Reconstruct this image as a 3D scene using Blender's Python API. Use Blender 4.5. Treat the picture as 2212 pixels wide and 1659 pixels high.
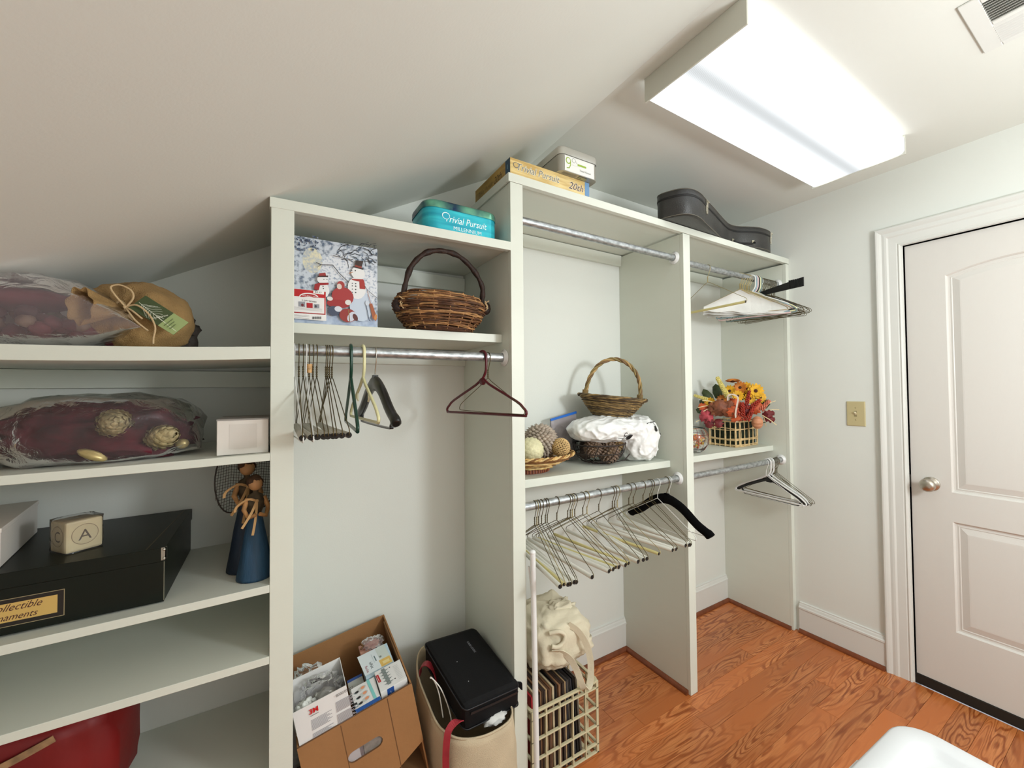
import bpy, math, random
from mathutils import Vector, Matrix, noise
PI = math.pi
random.seed(7)
for o in list(bpy.data.objects): bpy.data.objects.remove(o)
scene = bpy.context.scene
COL = scene.collection

# ---------------------------------------------------------------- camera, world, lamps, exposure
W, H = 2212.0, 1659.0
FPX, CX, CY = 895.5536, 1164.6527, 821.5772
yaw, pitch, roll = math.radians(32.7308), math.radians(1.2394), math.radians(-0.5677)
cd = bpy.data.cameras.new('camera'); cam = bpy.data.objects.new('camera', cd); COL.objects.link(cam)
F = Vector((math.sin(yaw)*math.cos(pitch), math.cos(yaw)*math.cos(pitch), math.sin(pitch)))
R = Vector((math.cos(yaw), -math.sin(yaw), 0)); U = R.cross(F)
R2 = R*math.cos(roll)+U*math.sin(roll); U2 = -R*math.sin(roll)+U*math.cos(roll)
mw = Matrix((R2, U2, -F)).transposed().to_4x4(); mw.translation = Vector((0.0049, -1.22, 1.3726))
cam.matrix_world = mw
cd.sensor_width = 36; cd.sensor_fit = 'HORIZONTAL'; cd.lens = FPX/W*36
cd.shift_x = (W/2-CX)/W; cd.shift_y = (CY-H/2)/W
cd.clip_start = 0.02
scene.camera = cam
scene.view_settings.view_transform = 'Standard'; scene.view_settings.look = 'None'
scene.view_settings.gamma = 1; scene.view_settings.use_curve_mapping = False
scene.view_settings.exposure = 0.62
wd = bpy.data.worlds.new('world'); scene.world = wd; wd.use_nodes = True
wd.node_tree.nodes['Background'].inputs[0].default_value = (.9, .92, 1, 1)
wd.node_tree.nodes['Background'].inputs[1].default_value = 0.3
LENS_E = 1.15          # radiance of the fixture's lens
def area(name, loc, size, watts, color, rx=0):
    ld = bpy.data.lights.new(name, 'AREA'); ld.shape = 'RECTANGLE'; ld.size, ld.size_y = size
    ld.energy = watts; ld.color = color
    lo = bpy.data.objects.new(name, ld); COL.objects.link(lo); lo.location = loc; lo.rotation_euler = (rx, 0, 0)
pl_ = bpy.data.lights.new('fill_point', 'POINT'); pl_.energy = 43; pl_.color = (.90, .96, 1); pl_.shadow_soft_size = .16
po_ = bpy.data.objects.new('fill_point', pl_); COL.objects.link(po_); po_.location = (1.45, -1.85, 1.62)   # unseen point light added as fill, behind the camera
area('fill_panel', (.8, -2.7, 1.3), (1.7, 1.9), 3.5, (.90, .94, 1), math.radians(90))   # added area light for frontal fill; the wall behind it has no doorway

# ---------------------------------------------------------------- helpers
def lin(c):
    c = c/255.0
    return c/12.92 if c <= .04045 else ((c+.055)/1.055)**2.4
def rgb(t): return (lin(t[0]), lin(t[1]), lin(t[2]), 1)
def M(name, col, rough=.5, metal=0, var=0, vs=8, bump=0, bs=60, stretch=None, spec=.5, alpha=1, coat=0, sss=0, col2=None, trans=0, thresh=None):
    """principled material; procedural noise varies the colour (var, or towards col2) and the fine relief"""
    m = bpy.data.materials.new(name); m.use_nodes = True
    nt = m.node_tree; p = nt.nodes['Principled BSDF']; L = nt.links
    c = rgb(col); p.inputs['Base Color'].default_value = c
    p.inputs['Roughness'].default_value = rough; p.inputs['Metallic'].default_value = metal
    p.inputs['Specular IOR Level'].default_value = spec; p.inputs['Coat Weight'].default_value = coat
    p.inputs['Alpha'].default_value = alpha; p.inputs['Transmission Weight'].default_value = trans
    m.diffuse_color = c
    tc = nt.nodes.new('ShaderNodeTexCoord'); src = tc.outputs['Object']
    if stretch:
        mp = nt.nodes.new('ShaderNodeMapping'); mp.inputs['Scale'].default_value = stretch
        L.new(src, mp.inputs[0]); src = mp.outputs[0]
    if var or col2:
        n = nt.nodes.new('ShaderNodeTexNoise'); n.inputs['Scale'].default_value = vs; n.inputs['Detail'].default_value = 4
        L.new(src, n.inputs['Vector'])
        r = nt.nodes.new('ShaderNodeValToRGB')
        lo_, hi_ = thresh or (.32, .68)
        r.color_ramp.elements[0].position = lo_; r.color_ramp.elements[1].position = hi_
        if col2: a, b = c, rgb(col2)
        else: a = tuple(x*(1-var) for x in c[:3])+(1,); b = tuple(min(1, x*(1+var)) for x in c[:3])+(1,)
        r.color_ramp.elements[0].color = a; r.color_ramp.elements[1].color = b
        L.new(n.outputs[0], r.inputs[0]); L.new(r.outputs[0], p.inputs['Base Color'])
    if bump:
        n2 = nt.nodes.new('ShaderNodeTexNoise'); n2.inputs['Scale'].default_value = bs; n2.inputs['Detail'].default_value = 3
        L.new(src, n2.inputs['Vector'])
        b = nt.nodes.new('ShaderNodeBump'); b.inputs['Strength'].default_value = bump; b.inputs['Distance'].default_value = .004
        L.new(n2.outputs[0], b.inputs['Height']); L.new(b.outputs[0], p.inputs['Normal'])
    return m
_flat = {}
def flat(col, rough=.6):
    k = (tuple(col), rough)
    if k not in _flat: _flat[k] = M('print_%d_%d_%d' % tuple(col), col, rough)
    return _flat[k]

def frames(pts, closed=False):
    """parallel-transport frames along a polyline"""
    n = len(pts); T = []
    for i in range(n):
        a = pts[(i-1) % n] if (closed or i > 0) else pts[i]
        b = pts[(i+1) % n] if (closed or i < n-1) else pts[i]
        d = (b-a); T.append(d.normalized() if d.length > 1e-9 else Vector((0, 0, 1)))
    up = Vector((0, 0, 1)) if abs(T[0].z) < .9 else Vector((1, 0, 0))
    N = [(up-T[0]*up.dot(T[0])).normalized()]
    for i in range(1, n):
        v = N[-1]-T[i]*N[-1].dot(T[i])
        N.append(v.normalized() if v.length > 1e-6 else N[-1])
    return T, N
class MB:
    """collects geometry in world (or any) coordinates; build() links it as one mesh object"""
    def __init__(s, T=None): s.v = []; s.f = []; s.mi = []; s.sm = []; s.T = T
    def add(s, vs, fs, mi=0, smooth=False):
        o = len(s.v)
        for p in vs:
            p = Vector(p); s.v.append(s.T @ p if s.T is not None else p)
        for f in fs: s.f.append([i+o for i in f]); s.mi.append(mi); s.sm.append(smooth)
        return s
    def box(s, x0, y0, z0, x1, y1, z1, mi=0):
        return s.hexa([(x0, y0, z0), (x1, y0, z0), (x1, y1, z0), (x0, y1, z0), (x0, y0, z1), (x1, y0, z1), (x1, y1, z1), (x0, y1, z1)], mi)
    def hexa(s, p, mi=0):
        return s.add(p, [(3, 2, 1, 0), (4, 5, 6, 7), (0, 1, 5, 4), (1, 2, 6, 5), (2, 3, 7, 6), (3, 0, 4, 7)], mi)
    def tube(s, pts, r, n=8, closed=False, cap=True, mi=0, flatk=1.0):
        pts = [Vector(p) for p in pts]; T, N = frames(pts, closed); m = len(pts)
        vs = []
        for i in range(m):
            B = T[i].cross(N[i]); rr = r[i] if isinstance(r, (list, tuple)) else r
            for k in range(n):
                a = 2*PI*k/n; vs.append(pts[i]+(N[i]*math.cos(a)+B*math.sin(a)*flatk)*rr)
        fs = []
        for i in range(m if closed else m-1):
            j = (i+1) % m
            for k in range(n):
                l = (k+1) % n; fs.append((i*n+k, i*n+l, j*n+l, j*n+k))
        s.add(vs, fs, mi, True)
        if cap and not closed:
            s.add(vs[:n], [tuple(range(n))[::-1]], mi); s.add(vs[-n:], [tuple(range(n))], mi)
        return s
    def ribbon(s, pts, w, t, side, mi=0):
        """flat strap: width w along the side vectors, thickness t"""
        pts = [Vector(p) for p in pts]; T, _ = frames(pts); vs = []
        for i, p in enumerate(pts):
            sd = Vector(side[i] if isinstance(side, list) else side)
            sd = (sd-T[i]*sd.dot(T[i])).normalized(); nn = T[i].cross(sd)
            for a, b in ((-1, -1), (1, -1), (1, 1), (-1, 1)): vs.append(p+sd*w/2*a+nn*t/2*b)
        fs = []
        for i in range(len(pts)-1):
            for k in range(4):
                l = (k+1) % 4; fs.append((i*4+k, i*4+l, i*4+4+l, i*4+4+k))
        fs += [(3, 2, 1, 0), tuple(len(vs)-4+k for k in range(4))]
        return s.add(vs, fs, mi, False)
    def prism(s, poly, z0, z1, mi=0, smooth=False):
        n = len(poly); vs = [(x, y, z0) for x, y in poly]+[(x, y, z1) for x, y in poly]
        s.add(vs, [(i, (i+1) % n, n+(i+1) % n, n+i) for i in range(n)], mi, smooth)
        s.add(vs[:n], [tuple(range(n))[::-1]], mi); s.add(vs[n:], [tuple(range(n))], mi)
        return s
    def lathe(s, prof, c=(0, 0, 0), n=20, mi=0, cap=False, wob=0, sx=1, sy=1):
        vs = []; c = Vector(c)
        for r, z in prof:
            for k in range(n):
                a = 2*PI*k/n; q = 1+wob*math.sin(a*3+z*40)
                vs.append(c+Vector((r*q*math.cos(a)*sx, r*q*math.sin(a)*sy, z)))
        fs = []
        for i in range(len(prof)-1):
            for k in range(n):
                l = (k+1) % n; fs.append((i*n+k, i*n+l, i*n+n+l, i*n+n+k))
        s.add(vs, fs, mi, True)
        if cap: s.add(vs[:n], [tuple(range(n))[::-1]], mi); s.add(vs[-n:], [tuple(range(n))], mi)
        return s
    def ball(s, c, r, n=12, nz=0, ns=8, mi=0, rot=None, seed=0):
        """ellipsoid with optional noise; r is a number or three radii"""
        if not isinstance(r, (tuple, list)): r = (r, r, r)
        m = max(4, n//2+1); vs = []; fs = []; c = Vector(c)
        for i in range(m+1):
            th = PI*i/m
            for k in range(n):
                ph = 2*PI*k/n; d = Vector((math.sin(th)*math.cos(ph), math.sin(th)*math.sin(ph), math.cos(th)))
                q = 1+(nz*noise.noise(d*ns+Vector((seed*3.1, seed, 0))) if nz else 0)
                p = Vector((d.x*r[0], d.y*r[1], d.z*r[2]))*q
                if rot: p = rot @ p
                vs.append(c+p)
        for i in range(m):
            for k in range(n):
                l = (k+1) % n; fs.append((i*n+k, (i+1)*n+k, (i+1)*n+l, i*n+l))
        return s.add(vs, fs, mi, True)
    def grid(s, fn, nu, nv, mi=0, closed_u=False, smooth=True):
        """surface fn(u, v) -> point with u, v in 0..1"""
        vs = [fn(i/(nu if closed_u else nu-1), j/(nv-1)) for j in range(nv) for i in range(nu)]
        fs = []
        for j in range(nv-1):
            for i in range(nu if closed_u else nu-1):
                k = (i+1) % nu; fs.append((j*nu+i, j*nu+k, (j+1)*nu+k, (j+1)*nu+i))
        return s.add(vs, fs, mi, smooth)
    def build(s, name, mat, parent=None, bevel=0, sub=0, solid=0, origin=None, props=None):
        me = bpy.data.meshes.new(name)
        if parent is not None: org = Vector(parent.get('_org', (0, 0, 0)))
        elif origin is not None: org = Vector(origin)
        else:
            xs = [p.x for p in s.v]; ys = [p.y for p in s.v]
            org = Vector(((min(xs)+max(xs))/2, (min(ys)+max(ys))/2, min(p.z for p in s.v)))
        me.from_pydata([p-org for p in s.v], [], s.f)
        for i, pl in enumerate(me.polygons): pl.use_smooth = s.sm[i]; pl.material_index = s.mi[i]
        for mt in (mat if isinstance(mat, (list, tuple)) else [mat]): me.materials.append(mt)
        me.update()
        o = bpy.data.objects.new(name, me); COL.objects.link(o)
        if parent is not None: o.parent = parent
        else: o.location = org
        o['_org'] = tuple(org)
        if bevel:
            b = o.modifiers.new('bevel', 'BEVEL'); b.width = bevel; b.segments = 2; b.limit_method = 'ANGLE'; b.angle_limit = .7
        if solid: 
            b = o.modifiers.new('solid', 'SOLIDIFY'); b.thickness = solid; b.offset = 0
        if sub:
            b = o.modifiers.new('sub', 'SUBSURF'); b.levels = b.render_levels = sub
        for k, v in (props or {}).items(): o[k] = v
        return o
def tag(o, label=None, cat=None, group=None, kind=None):
    if label: o['label'] = label
    if cat: o['category'] = cat
    if group: o['group'] = group
    if kind: o['kind'] = kind
    return o
def thing(name, label, cat, loc=(0, 0, 0), group=None, rotz=0, kind=None, local=False):
    o = bpy.data.objects.new(name, None); COL.objects.link(o); o.location = loc; o.rotation_euler = (0, 0, rotz)
    o.empty_display_size = .02
    o['_org'] = (0, 0, 0) if local else tuple(loc)
    return tag(o, label, cat, group, kind)
def struct(mb, name, mat, bevel=0, parent=None):
    o = mb.build(name, mat, parent, bevel=bevel)
    if parent is None: o['kind'] = 'structure'
    return o
def dup(root, loc=None, rotz=None, label=None, group=None, rx=None):
    r = root.copy(); COL.objects.link(r)
    if loc is not None: r.location = loc
    if rotz is not None: r.rotation_euler = (rx or 0, 0, rotz)
    if label: r['label'] = label
    if group: r['group'] = group
    for ch in list(root.children):
        c = ch.copy(); COL.objects.link(c); c.parent = r
        for g in list(ch.children):
            d = g.copy(); COL.objects.link(d); d.parent = c
    return r
def arc(c, r, a0, a1, n, ax=(1, 0, 0), ay=(0, 0, 1)):
    c = Vector(c); ax = Vector(ax); ay = Vector(ay)
    return [c+ax*r*math.cos(a0+(a1-a0)*i/(n-1))+ay*r*math.sin(a0+(a1-a0)*i/(n-1)) for i in range(n)]
def spl(pts, n=8, closed=False):
    """Catmull-Rom through points"""
    P = [Vector(p) for p in pts]; m = len(P); out = []
    for i in range(m if closed else m-1):
        if closed: a, b, c, d = P[(i-1) % m], P[i], P[(i+1) % m], P[(i+2) % m]
        else: a, b, c, d = P[max(i-1, 0)], P[i], P[i+1], P[min(i+2, m-1)]
        for k in range(n):
            t = k/n
            out.append(.5*((2*b)+(c-a)*t+(2*a-5*b+4*c-d)*t*t+(-a+3*b-3*c+d)*t*t*t))
    if not closed: out.append(P[-1])
    return out
def rrect(x0, y0, x1, y1, r, n=6):
    out = []
    for cx, cy, a in ((x1-r, y1-r, 0), (x0+r, y1-r, PI/2), (x0+r, y0+r, PI), (x1-r, y0+r, 1.5*PI)):
        for i in range(n): out.append((cx+r*math.cos(a+PI/2*i/(n-1)), cy+r*math.sin(a+PI/2*i/(n-1))))
    return out
class Decal:
    """flat print on a face: origin, unit vectors u (right) and v (up); shapes stack a hair apart"""
    def __init__(s, o, u, v, lift=.0004):
        s.o = Vector(o); s.u = Vector(u).normalized(); s.v = Vector(v).normalized(); s.n = s.u.cross(s.v)
        s.mb = MB(); s.k = 1; s.lift = lift; s.mats = []
    def m(s, c):
        mt = c if isinstance(c, bpy.types.Material) else flat(c)
        if mt not in s.mats: s.mats.append(mt)
        return s.mats.index(mt)
    def P(s, x, y): return s.o+s.u*x+s.v*y+s.n*(s.lift+s.k*.00008)
    def poly(s, pts, c):
        s.mb.add([s.P(x, y) for x, y in pts], [tuple(range(len(pts)))], s.m(c)); s.k += 1; return s
    def rect(s, x0, y0, x1, y1, c): return s.poly([(x0, y0), (x1, y0), (x1, y1), (x0, y1)], c)
    def ell(s, x, y, rx, ry, c, rot=0, n=18, a0=0, a1=2*PI):
        pts = []
        for i in range(n):
            a = a0+(a1-a0)*i/(n if abs(a1-a0-2*PI) < 1e-6 else n-1); px, py = rx*math.cos(a), ry*math.sin(a)
            pts.append((x+px*math.cos(rot)-py*math.sin(rot), y+px*math.sin(rot)+py*math.cos(rot)))
        return s.poly(pts, c)
    def line(s, pts, w, c):
        for i in range(len(pts)-1):
            a = Vector((pts[i][0], pts[i][1])); b = Vector((pts[i+1][0], pts[i+1][1])); d = (b-a)
            if d.length < 1e-9: continue
            d.normalize(); n = Vector((-d.y, d.x))*w/2; a = a-d*w*.3; b = b+d*w*.3
            s.mb.add([s.P(*(a+n)), s.P(*(a-n)), s.P(*(b-n)), s.P(*(b+n))], [(0, 1, 2, 3)], s.m(c))
        s.k += 1; return s
    def text(s, txt, x, y, size, c, shear=0, sx=1, rot=0, align='LEFT', fat=0, space=1):
        cu = bpy.data.curves.new('t', 'FONT'); cu.body = txt; cu.size = size; cu.shear = shear; cu.align_x = align
        cu.space_character = space; cu.resolution_u = 3; cu.offset = fat
        ob = bpy.data.objects.new('t', cu); COL.objects.link(ob)
        me = bpy.data.meshes.new_from_object(ob)
        ca, sa = math.cos(rot), math.sin(rot)
        vs = []
        for v in me.vertices:
            px, py = v.co.x*sx, v.co.y; vs.append(s.P(x+px*ca-py*sa, y+px*sa+py*ca))
        s.mb.add(vs, [tuple(p.vertices) for p in me.polygons], s.m(c)); s.k += 1
        bpy.data.objects.remove(ob); bpy.data.curves.remove(cu); bpy.data.meshes.remove(me)
        return s
    def build(s, name, parent, label=None):
        o = s.mb.build(name, s.mats, parent)
        if label: o['label'] = label
        return o
def boxframe(o, u, v, w):
    """matrix whose columns are the (non-unit allowed) axes u, v, w at o"""
    m = Matrix((Vector(u).normalized(), Vector(v).normalized(), Vector(w).normalized())).transposed().to_4x4()
    m.translation = Vector(o); return m

# ---------------------------------------------------------------- materials of the room
XR, YB, ZC, X1, SL = 2.51, .4155, 2.4107, 1.0011, .549
wall_m = M('painted_wall', (226, 228, 221), .75, var=.015, vs=1.5, bump=.06, bs=220)
ceil_m = M('painted_ceiling', (227, 228, 220), .8, var=.02, vs=1.2, bump=.05, bs=180)
trim_m = M('painted_trim', (222, 222, 216), .38, bump=.03, bs=90)
shelf_m = M('painted_shelving', (220, 223, 211), .42, var=.012, vs=3, bump=.04, bs=70, stretch=(1, 1, 4))
door_m = M('painted_door', (216, 212, 205), .42, bump=.08, bs=160, stretch=(1, 1, .25))
dark_m = M('dark_gap', (30, 24, 16), .7)
brown_m = M('stained_shoe_moulding', (120, 62, 32), .4, var=.2, vs=30)
nickel_m = M('brushed_nickel', (190, 182, 170), .28, 1)
galv_m = M('galvanised_steel', (178, 182, 184), .38, .85, var=.35, vs=90, stretch=(.5, 1, 1), bump=.15, bs=200)
white_pl = M('white_plastic', (238, 238, 236), .32)
black_m = M('black_plastic', (22, 22, 22), .4)

def oak():
    m = bpy.data.materials.new('oak_floor'); m.use_nodes = True; nt = m.node_tree; L = nt.links; N = nt.nodes
    p = N['Principled BSDF']; p.inputs['Roughness'].default_value = .33; p.inputs['Coat Weight'].default_value = .15
    m.diffuse_color = rgb((180, 95, 50))
    geo = N.new('ShaderNodeNewGeometry'); oi = N.new('ShaderNodeObjectInfo')
    off = N.new('ShaderNodeVectorMath'); off.operation = 'SCALE'; off.inputs[0].default_value = (37, 11, 5); L.new(oi.outputs['Random'], off.inputs['Scale'])
    ad = N.new('ShaderNodeVectorMath'); ad.operation = 'ADD'; L.new(geo.outputs['Position'], ad.inputs[0]); L.new(off.outputs[0], ad.inputs[1])
    mp = N.new('ShaderNodeMapping'); mp.inputs['Scale'].default_value = (1.5, 9, 1); L.new(ad.outputs[0], mp.inputs[0])
    n1 = N.new('ShaderNodeTexNoise'); n1.inputs['Scale'].default_value = 1.0; n1.inputs['Detail'].default_value = 2.5; n1.inputs['Roughness'].default_value = .45; n1.inputs['Distortion'].default_value = .35
    L.new(mp.outputs[0], n1.inputs['Vector'])
    mu = N.new('ShaderNodeMath'); mu.operation = 'MULTIPLY'; mu.inputs[1].default_value = 140; L.new(n1.outputs[0], mu.inputs[0])
    sn = N.new('ShaderNodeMath'); sn.operation = 'SINE'; L.new(mu.outputs[0], sn.inputs[0])
    r = N.new('ShaderNodeValToRGB'); e = r.color_ramp.elements
    mr = N.new('ShaderNodeMapRange'); mr.inputs[1].default_value = -1; mr.inputs[2].default_value = 1; L.new(sn.outputs[0], mr.inputs[0])
    e[0].position = .05; e[0].color = rgb((160, 88, 50)); e[1].position = .55; e[1].color = rgb((210, 138, 90))
    L.new(mr.outputs[0], r.inputs[0])
    mp2 = N.new('ShaderNodeMapping'); mp2.inputs['Scale'].default_value = (14, 260, 1); L.new(ad.outputs[0], mp2.inputs[0])
    n2 = N.new('ShaderNodeTexNoise'); n2.inputs['Scale'].default_value = 1; n2.inputs['Detail'].default_value = 2; L.new(mp2.outputs[0], n2.inputs['Vector'])
    r2 = N.new('ShaderNodeValToRGB'); r2.color_ramp.elements[0].position = .35; r2.color_ramp.elements[1].position = .6
    r2.color_ramp.elements[0].color = (.72, .66, .6, 1); r2.color_ramp.elements[1].color = (1, 1, 1, 1); L.new(n2.outputs[0], r2.inputs[0])
    mx = N.new('ShaderNodeMix'); mx.data_type = 'RGBA'; mx.blend_type = 'MULTIPLY'; mx.inputs['Factor'].default_value = 1
    L.new(r.outputs[0], mx.inputs['A']); L.new(r2.outputs[0], mx.inputs['B'])
    # blend grain lines with a plain tone so that some boards look calm
    n3 = N.new('ShaderNodeTexNoise'); n3.inputs['Scale'].default_value = 1.3; L.new(mp.outputs[0], n3.inputs['Vector'])
    r3 = N.new('ShaderNodeValToRGB'); r3.color_ramp.elements[0].position = .36; r3.color_ramp.elements[1].position = .6; L.new(n3.outputs[0], r3.inputs[0])
    mx2 = N.new('ShaderNodeMix'); mx2.data_type = 'RGBA'; L.new(r3.outputs[0], mx2.inputs['Factor']); mx2.inputs['A'].default_value = rgb((190, 113, 68)); L.new(mx.outputs['Result'], mx2.inputs['B'])
    # board to board tone
    mr2 = N.new('ShaderNodeMapRange'); mr2.inputs[3].default_value = .82; mr2.inputs[4].default_value = 1.1; L.new(oi.outputs['Random'], mr2.inputs[0])
    hv = N.new('ShaderNodeHueSaturation'); L.new(mr2.outputs[0], hv.inputs['Value']); hv.inputs['Saturation'].default_value = 1.05; L.new(mx2.outputs['Result'], hv.inputs['Color'])
    L.new(hv.outputs[0], p.inputs['Base Color'])
    b = N.new('ShaderNodeBump'); b.inputs['Strength'].default_value = .12; b.inputs['Distance'].default_value = .001; L.new(n2.outputs[0], b.inputs['Height']); L.new(b.outputs[0], p.inputs['Normal'])
    return m
oak_m = oak()

# ---------------------------------------------------------------- floor of oak strips
fl = struct(MB().box(-1.0, -2.75, -.06, XR, YB, -.0125), 'floor', M('subfloor', (60, 34, 20), .8))
pw = .083; y = YB-.0005; row = 0
while y > -2.74:
    y0 = max(y-pw, -2.749); x = -1.0-random.random()*.9
    while x < XR:
        L_ = random.uniform(.75, 1.7); a, b = max(x, -.999), min(x+L_, XR-.001)
        if XR-b < .12: b = XR-.001; L_ = 9
        if b-a > .02: MB().box(a+.0004, y0+.0004, -.012, b-.0004, y-.0004, 0).build('plank', oak_m, fl, bevel=.0007)
        x += L_
    y -= pw; row += 1

# ---------------------------------------------------------------- walls and ceiling
T = .08
struct(MB().box(-1.0-T, YB, -.06, XR+T, YB+T, ZC+.1), 'wall_back', wall_m)
struct(MB().box(-1.0-T, -2.75-T, -.06, XR+T, -2.75, ZC+.1), 'wall_front', wall_m)
struct(MB().box(-1.0-T, -2.75, -.06, -1.0, YB, ZC+.1), 'wall_left', wall_m)
DY0, DY1, DZ = -.515, -1.277, 2.03          # door opening in the right wall
mb = MB(); mb.box(XR, DY0, -.06, XR+T, YB, ZC+.1); mb.box(XR, -2.75, -.06, XR+T, DY1, ZC+.1); mb.box(XR, DY1, DZ+.004, XR+T, DY0, ZC+.1)
struct(mb, 'wall_right', wall_m)
mb = MB(); zl = ZC-SL*(X1+1.0)
mb.add([(X1, -2.75, ZC), (XR, -2.75, ZC), (XR, YB, ZC), (X1, YB, ZC), (-1.0, YB, zl), (-1.0, -2.75, zl),
        (X1, -2.75, ZC+.1), (XR, -2.75, ZC+.1), (XR, YB, ZC+.1), (X1, YB, ZC+.1), (-1.0, YB, zl+.1), (-1.0, -2.75, zl+.1)],
       [(0, 3, 2, 1), (0, 5, 4, 3), (6, 7, 8, 9), (6, 9, 10, 11), (0, 1, 7, 6), (1, 2, 8, 7), (2, 3, 9, 8), (3, 4, 10, 9), (4, 5, 11, 10), (5, 0, 6, 11)])
struct(mb, 'ceiling', ceil_m)
# ---------------------------------------------------------------- baseboards with a moulded cap, stained shoe moulding
def base_profile(): return [(0, 0), (.014, 0), (.014, .128), (.0175, .131), (.0175, .1395), (.0135, .144), (.0105, .154), (.0075, .158), (.0075, .1635), (0, .166)]
def baseboard(name, a, b, n):
    """profile swept from a to b (floor points); n = inward normal"""
    a, b, n = Vector(a), Vector(b), Vector(n); mb = MB(); pr_ = base_profile(); k = len(pr_)
    vs = [p+n*d+Vector((0, 0, z)) for p in (a, b) for d, z in pr_]
    mb.add(vs, [(i, (i+1) % k, k+(i+1) % k, k+i) for i in range(k)]+[tuple(range(k))[::-1], tuple(range(k, 2*k))])
    return struct(mb, name, trim_m)
def shoe(name, a, b, n, off=.0):
    a, b, n = Vector(a), Vector(b), Vector(n); mb = MB(); pr_ = [(0, 0)]+[(.016*math.cos(t), .019*math.sin(t)) for t in (0, .4, .8, 1.2, PI/2)]; k = len(pr_)
    vs = [p+n*(d+off)+Vector((0, 0, z+.0003)) for p in (a, b) for d, z in pr_]
    mb.add(vs, [(i, (i+1) % k, k+(i+1) % k, k+i) for i in range(k)]+[tuple(range(k))[::-1], tuple(range(k, 2*k))])
    return struct(mb, name, brown_m)
PA, PB, PC, PD = 0.0, .680, 1.576, 2.477    # left faces of the four upright panels
baseboard('baseboard_back', (.02, YB, 0), (PD, YB, 0), (0, -1, 0))
baseboard('baseboard_right', (XR, -.0205, 0), (XR, -.411, 0), (-1, 0, 0))
shoe('trim_1', (.74, YB, 0), (PC, YB, 0), (0, -1, 0), .0145)
shoe('trim_2', (1.63, YB, 0), (PD, YB, 0), (0, -1, 0), .0145)
shoe('trim_3', (PC, YB-.015, 0), (PC, .012, 0), (-1, 0, 0))
shoe('trim_4', (PD, YB-.015, 0), (PD, .012, 0), (-1, 0, 0))
shoe('trim_5', (XR, -.022, 0), (XR, -.411, 0), (-1, 0, 0), .0145)

# ---------------------------------------------------------------- door with arched top panel
dr = thing('door_1', None, None, (XR, -.9, 0), kind='structure')
DXF = XR+.012                                # front face of the leaf, a little behind the jamb
ya, yb = DY0-.003, DY1+.003
P0, P1 = -.655, -1.137                       # panel left / right edge
def archz(y, z0, rise):
    t = (y-P0)/(P1-P0)*2-1; return z0+rise*(1-t*t)
def panel_pts(zb, zt, rise, inset, n=14):
    """outline of a panel on the leaf, shrunk by inset"""
    a, b = P0-inset, P1+inset
    pts = [(a, zb+inset)]
    pts.append((b, zb+inset))
    for i in range(n+1):
        y_ = b+(a-b)*i/n; pts.append((y_, archz(y_, zt, rise)-inset))
    return pts
mb = MB(); n = 14
specs = [(.900, 1.862, .042), (.292, .772, 0)]
# leaf front skin: vertical strips around the panels, made of quads
def q(y0, z0, y1, z1): mb.add([(DXF, y0, z0), (DXF, y0, z1), (DXF, y1, z1), (DXF, y1, z0)], [(0, 1, 2, 3)])
LB, LT = .044, DZ
q(ya, LB, P0, LT); q(P1, LB, yb, LT); q(P0, LB, P1, .292); q(P0, .772, P1, .900)
for i in range(n):
    y0, y1 = P0+(P1-P0)*i/n, P0+(P1-P0)*(i+1)/n
    mb.add([(DXF, y0, archz(y0, 1.862, .042)), (DXF, y0, LT), (DXF, y1, LT), (DXF, y1, archz(y1, 1.862, .042))], [(0, 1, 2, 3)])
mb.box(DXF+.0255, yb, LB, DXF+.035, ya, LT)
mb.add([(DXF, ya, LB), (DXF, ya, LT), (DXF+.03, ya, LT), (DXF+.03, ya, LB)], [(0, 1, 2, 3)])
mb.add([(DXF, yb, LB), (DXF, ya, LB), (DXF+.03, ya, LB), (DXF+.03, yb, LB)], [(0, 1, 2, 3)])
leaf_o = mb.build('door_leaf', door_m, dr)
for zb, zt, rise in specs:
    mb = MB(); rings = [(0, 0), (.004, .004), (.006, .0085), (.012, .0095), (.018, .008), (.021, .0095), (.045, .0025), (.05, .0022)]
    allp = []
    for ins, dep in rings:
        allp += [(DXF+dep, y_, z_) for y_, z_ in panel_pts(zb, zt, rise, ins)]
    k = n+3
    fs = [(r_*k+i, r_*k+(i+1) % k, (r_+1)*k+(i+1) % k, (r_+1)*k+i) for r_ in range(len(rings)-1) for i in range(k)]
    fs.append(tuple((len(rings)-1)*k+i for i in range(k)))
    mb.add(allp, [f[::-1] for f in fs])
    mb.build('door_panel', door_m, leaf_o)
# jamb and stop
mb = MB(); mb.box(XR-.001, DY0+.0, 0, XR+T, DY0+.018, DZ+.02); mb.box(XR-.001, DY1-.018, 0, XR+T, DY1, DZ+.02); mb.box(XR-.001, DY1, DZ+.004, XR+T, DY0, DZ+.02)
mb.box(DXF+.036, DY1, DZ-.008, XR+T, DY0, DZ+.004); mb.box(DXF+.036, DY0-.012, 0, XR+T, DY0, DZ); mb.box(DXF+.036, DY1, 0, XR+T, DY1+.012, DZ)
mb.build('door_jamb', trim_m, dr)
MB().box(XR+.006, DY1, .0, XR+T, DY0, .0425).build('door_gap_shade', dark_m, dr)  # dark block standing in for the shade in the gap under the door
MB().box(XR+.0004, DY0-.0032, .900, XR+.012, DY0-.0002, .958).build('latch_plate', M('dark_latch', (40, 34, 26), .4, .6), dr)
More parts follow.
